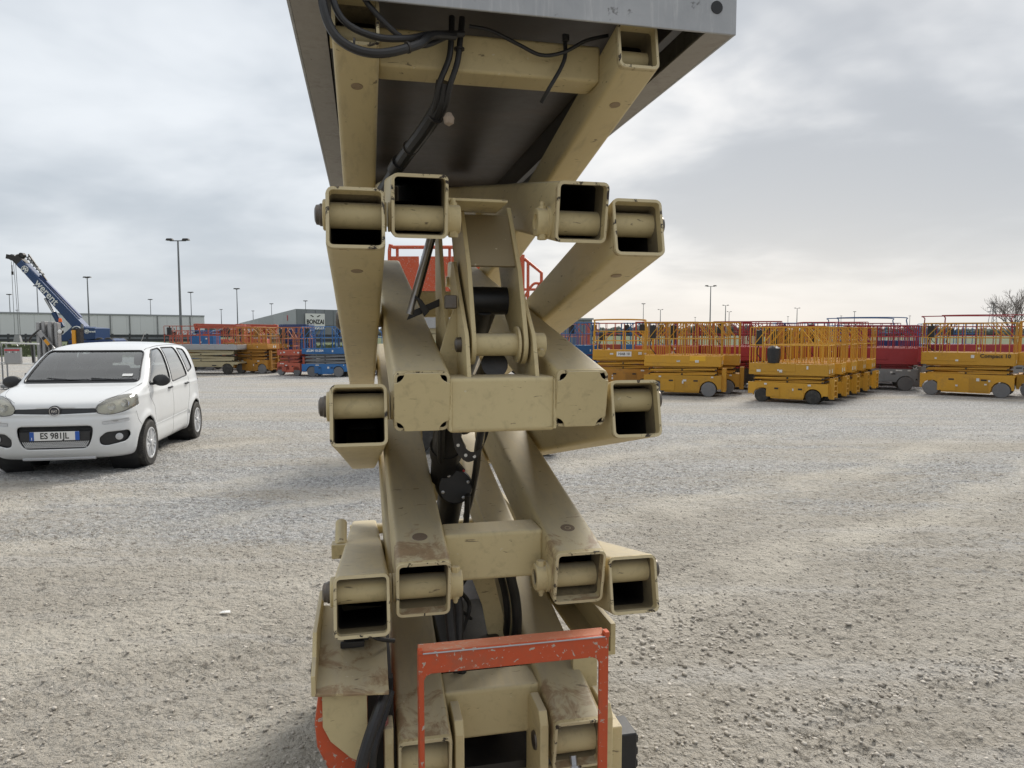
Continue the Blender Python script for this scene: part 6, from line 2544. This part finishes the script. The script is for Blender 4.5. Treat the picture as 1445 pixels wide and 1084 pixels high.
cv = [(-.394, .93), (-.30, .93), (-.29, .70), (-.33, .725), (-.375, .765), (-.398, .82), (-.402, .87)]
q.prism(cv, (0, .013, 0), (1, 0, 0), (0, 0, 1), (0, .42, 0))
q.build('orange_side_cover', ORANGE, lift, 30, .006)
q = MB()
q.box(-.380, -.298, .03, 1.85, .35, .72)
q.build('battery_bay', DARKM, lift, 0, .01)
hose([(-.258, .03, .915), (-.272, -.01, .90), (-.295, -.035, .85), (-.312, -.045, .79), (-.315, -.04, .70), (-.31, 0, .55)], .0125)
hose([(-.245, .06, .90), (-.262, .03, .86), (-.285, .0, .80), (-.29, .0, .70)], .008)
q = MB()
q.box(-.295, -.24, .08, .10, .60, .92)
q.build('dark_bracket', BLACK, lift, 0)
q = MB()
q.lathe([(.010, 0), (.010, .02), (.006, .03)], (-.262, .05, .845), (0, -1, .2), 10)
q.build('red_fitting', paint('dull_red_fitting', (.22, .07, .06), .5), lift)
# right side channel
q = MB()
q.prism([(.243, .865), (.313, .865), (.313, .945), (.300, .945), (.300, .875), (.243, .875)], (0, .19, 0), (1, 0, 0), (0, 0, 1), (0, 1.75, 0))
q.build('side_channel', CREAM, lift, 0, .001)
q = MB()
q.box(.19, .252, .150, .168, .60, .935)
q.build('channel_end_plate', CREAM, lift, 0, .002)
q = MB()
q.prism([(.25, .80), (.28, .78), (.315, .67), (.315, .55), (.25, .55)], (0, .25, 0), (1, 0, 0), (0, 0, 1), (0, .5, 0))
q.build('grey_cover', GREYM, lift, 0, .004)
q = MB()
q.box(.272, .316, .05, .13, .640, .742)
for i in range(3):
    q.box(.315, .324, .06, .12, .650 + i * .030, .670 + i * .030)
q.build('connector_block', BLACK, lift, 0, .010, 4)
q = MB()
q.box(.243, .272, .03, .14, .55, .775)
q.build('connector_plate', CREAM, lift, 0, .004)
# mid arm roller bracket on the left
q = MB()
q.tube([(-.372, .88, 1.055), (-.372, .80, 1.00)], .018, 14)
q.box(-.40, -.352, .78, .83, .965, 1.01)
q.build('roller_bracket', CREAM, lift, 35, .003)
# wheels and lower body standing on the yard
for (x, y) in ((-.34, .35), (.27, .35), (-.34, 1.65), (.27, 1.65)):
    wheel(lift, x, y, .2, .1, TYRE, GREYM, 1)

# orange guard in front
q = MB()
x0, x1, zt_ = -.199, .180, 1.065
gy = -.125
fr = [(x0, zt_ - .40), (x0, zt_ - .006), (x0 + .004, zt_), (x1 - .004, zt_), (x1, zt_ - .006), (x1, zt_ - .40),
      (x1 - .020, zt_ - .40), (x1 - .020, zt_ - .056), (x1 - .024, zt_ - .047), (x1 - .034, zt_ - .043), (x0 + .024, zt_ - .043), (x0 + .014, zt_ - .047), (x0 + .010, zt_ - .056), (x0 + .010, zt_ - .40)]
q.prism(fr, (0, gy, 0), (1, 0, 0), (0, 0, 1), (0, .008, 0))
gd_ = q.build('front_guard', ORANGE, lift, 0, .0022)
q = MB()
q.box(x0 + .001, x1 - .001, gy + .0085, gy + .042, zt_ - .007, zt_ - .0005)
q.build('guard_flange', SCUFF, gd_, 0, .0015)
q = MB()
for xx in (x0, x1):
    s = 1 if xx == x0 else -1
    q.box(min(xx, xx + s * .006), max(xx, xx + s * .006), gy + .0085, gy + .042, zt_ - .40, zt_ - .0085)
q.build('guard_side', ORANGE, gd_, 0, .001)
q = MB()
q.tube([(x0 + .008, gy - .0006, zt_ - .0015), (x1 - .008, gy - .0006, zt_ - .0015)], .0016, 6)
q.build('worn_edge', STEELB, gd_)
q = MB()
q.box(x0 - .001, x0 + .008, gy - .002, gy + .012, zt_ - .004, zt_ + .006)
q.box(x1 - .010, x1 + .001, gy - .002, gy + .016, zt_ - .004, zt_ + .008)
q.build('corner_weld', ORANGE, gd_, 0, .002)
q = MB()
q.box(x0, x1, gy + .001, gy + .007, zt_ - .43, zt_ - .395)
q.build('guard_foot', ORANGE, gd_, 0)

# platform
PX0, PX1, PZ0, PF, PB = -.424, .484, 2.292, -.02, 2.15
q = MB()
q.box(PX0, PX1, PF - .006, PF, PZ0, PZ0 + .17)
fp = q.build('front_skirt', GALV2, lift, 0, .002)
q = MB()
q.lathe([(.013, 0), (.013, -.0015)], (.438, PF - .006, PZ0 + .052), (0, 1, 0), 20, BLACK)
q.build('round_hole', BLACK, fp)
for (xa_, xb_) in ((PX0, PX0 + .006), (PX1 - .006, PX1)):
    q = MB()
    q.box(xa_, xb_, PF + .0005, PB, PZ0 + .001, PZ0 + .17)
    q.build('side_skirt', GALV2, lift, 0, .001)
for (xa_, xb_) in ((PX0 + .0065, PX0 + .067), (PX1 - .067, PX1 - .0065)):
    q = MB()
    q.box(xa_, xb_, PF + .001, PB, PZ0 + .0015, PZ0 + .006)
    q.build('bottom_flange', FLANGE, lift, 0)
q = MB()
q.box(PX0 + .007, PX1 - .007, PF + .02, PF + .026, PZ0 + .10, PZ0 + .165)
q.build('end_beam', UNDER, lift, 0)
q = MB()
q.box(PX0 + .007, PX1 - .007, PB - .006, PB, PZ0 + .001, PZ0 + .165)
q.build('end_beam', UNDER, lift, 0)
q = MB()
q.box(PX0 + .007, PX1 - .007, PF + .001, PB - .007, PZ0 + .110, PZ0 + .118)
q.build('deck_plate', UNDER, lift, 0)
for xx in (-.345, .375):
    q = MB()
    q.box(xx - .012, xx + .012, PF + .03, PB - .01, PZ0 + .02, PZ0 + .109)
    q.build('deck_beam', DARKM, lift, 0, .002)
# the platform's own guard rails above (outside the photograph's frame)
q = MB()
for xx in (PX0 + .02, PX1 - .02):
    for yy in (0.0, .7, 1.4, 2.1):
        q.tube([(xx, yy, PZ0 + .17), (xx, yy, PZ0 + 1.1)], .018, 8)
    for zz_ in (.6, 1.1):
        q.tube([(xx, 0, PZ0 + zz_), (xx, 2.1, PZ0 + zz_)], .018, 8)
for zz_ in (.6, 1.1):
    q.tube([(PX0 + .02, 2.1, PZ0 + zz_), (PX1 - .02, 2.1, PZ0 + zz_)], .018, 8)
    q.tube([(PX0 + .02, 0, PZ0 + zz_), (PX1 - .02, 0, PZ0 + zz_)], .018, 8)
q.build('platform_rail', ORANGE, lift)
# hoses slung under the deck
hose([(-.352, .0, 2.36), (-.356, -.035, 2.28), (-.338, -.04, 2.222), (-.300, -.04, 2.195), (-.248, -.035, 2.193), (-.18, -.01, 2.224), (-.15, .02, 2.256), (-.10, .06, 2.275)], .0085)
hose([(-.335, .0, 2.36), (-.338, -.03, 2.29), (-.315, -.03, 2.245), (-.26, -.02, 2.228), (-.20, .0, 2.238), (-.15, .03, 2.262), (-.08, .07, 2.285)], .0065)
hose([(-.30, .0, 2.36), (-.28, -.01, 2.30), (-.22, .0, 2.245), (-.17, .02, 2.235), (-.12, .06, 2.27)], .0055)
hose([(-.10, .10, 2.33), (-.103, .09, 2.28), (-.108, .092, 2.24), (-.128, .10, 2.19), (-.135, .14, 2.15), (-.16, .22, 2.12), (-.20, .35, 2.09), (-.25, .5, 2.04)], .0065)
hose([(-.078, .10, 2.33), (-.084, .09, 2.28), (-.090, .092, 2.235), (-.105, .10, 2.19), (-.115, .14, 2.15), (-.15, .24, 2.11), (-.2, .40, 2.07), (-.25, .55, 2.02)], .0065)
hose([(-.118, .11, 2.20), (-.125, .14, 2.16), (-.15, .20, 2.125), (-.19, .32, 2.09), (-.235, .48, 2.04), (-.27, .6, 2.0)], .016)
hose([(-.065, .09, 2.31), (-.02, .085, 2.303), (.04, .085, 2.28), (.09, .085, 2.262), (.14, .085, 2.272), (.19, .085, 2.30), (.24, .085, 2.315)], .004)
hose([(.145, .10, 2.315), (.145, .09, 2.27), (.135, .09, 2.24), (.112, .095, 2.20), (.10, .12, 2.175)], .0045)
q = MB()
q.lathe([(.0075, -.006), (.0075, .006)], (.145, .088, 2.303), (0, 0, 1), 12)
q.build('cable_tie', BLACK, lift)
q = MB()
q.lathe([(.0, -.014), (.010, -.008), (.012, .004), (.006, .014), (0, .016)], (-.105, .12, 2.125), (0, 0, 1), 8)
q.build('rag_tuft', paint('rag_cloth', (.35, .28, .22), .9), lift)
q = MB()
q.lathe([(.0185, -.02), (.0185, .02)], (-.205, .36, 2.078), (Vector((-.045, .16, -.05))), 14)
q.build('sleeve_label', BLACK, lift)

for p_, d_t in (((-.130, .16, 2.142), (-.03, .06, -.03)), ((-.178, .28, 2.102), (-.04, .12, -.03)), ((-.20, -.018, 2.214), (.07, .025, .03)), ((-.30, -.036, 2.205), (.05, .0, -.002)), ((-.086, .09, 2.262), (0, 0, 1))):
    q = MB()
    rt_ = .0185 if p_[2] < 2.15 else .0112
    q.lathe([(rt_, -.002), (rt_, .002)], p_, Vector(d_t), 14)
    q.build('cable_tie', DARKM, lift)
# a flat scrap of pale paper on the dirt
q = MB()
q.add([(-.035, -.012, .004), (.008, -.02, .010), (.035, -.006, .005), (.02, .018, .010), (-.02, .012, .008), (0, 0, .012)], [(0, 1, 5), (1, 2, 5), (2, 3, 5), (3, 4, 5), (4, 0, 5)])
o = q.build('paper_scrap', WSTICK, None, 0)
tmp = at(318, 868, 4.0)
d_ = 1.67 / math.tan(math.atan((868 - 542) / 980) + R(4.26))
sx_ = (318 - 722.5) / 980 * (d_ * CP + 1.67 * SP)
o.location = (sx_, d_, 0.005 + float(ground_h(sx_, d_)))
tag(o, 'small pale scrap of litter on the dirt left of the machine', 'litter')
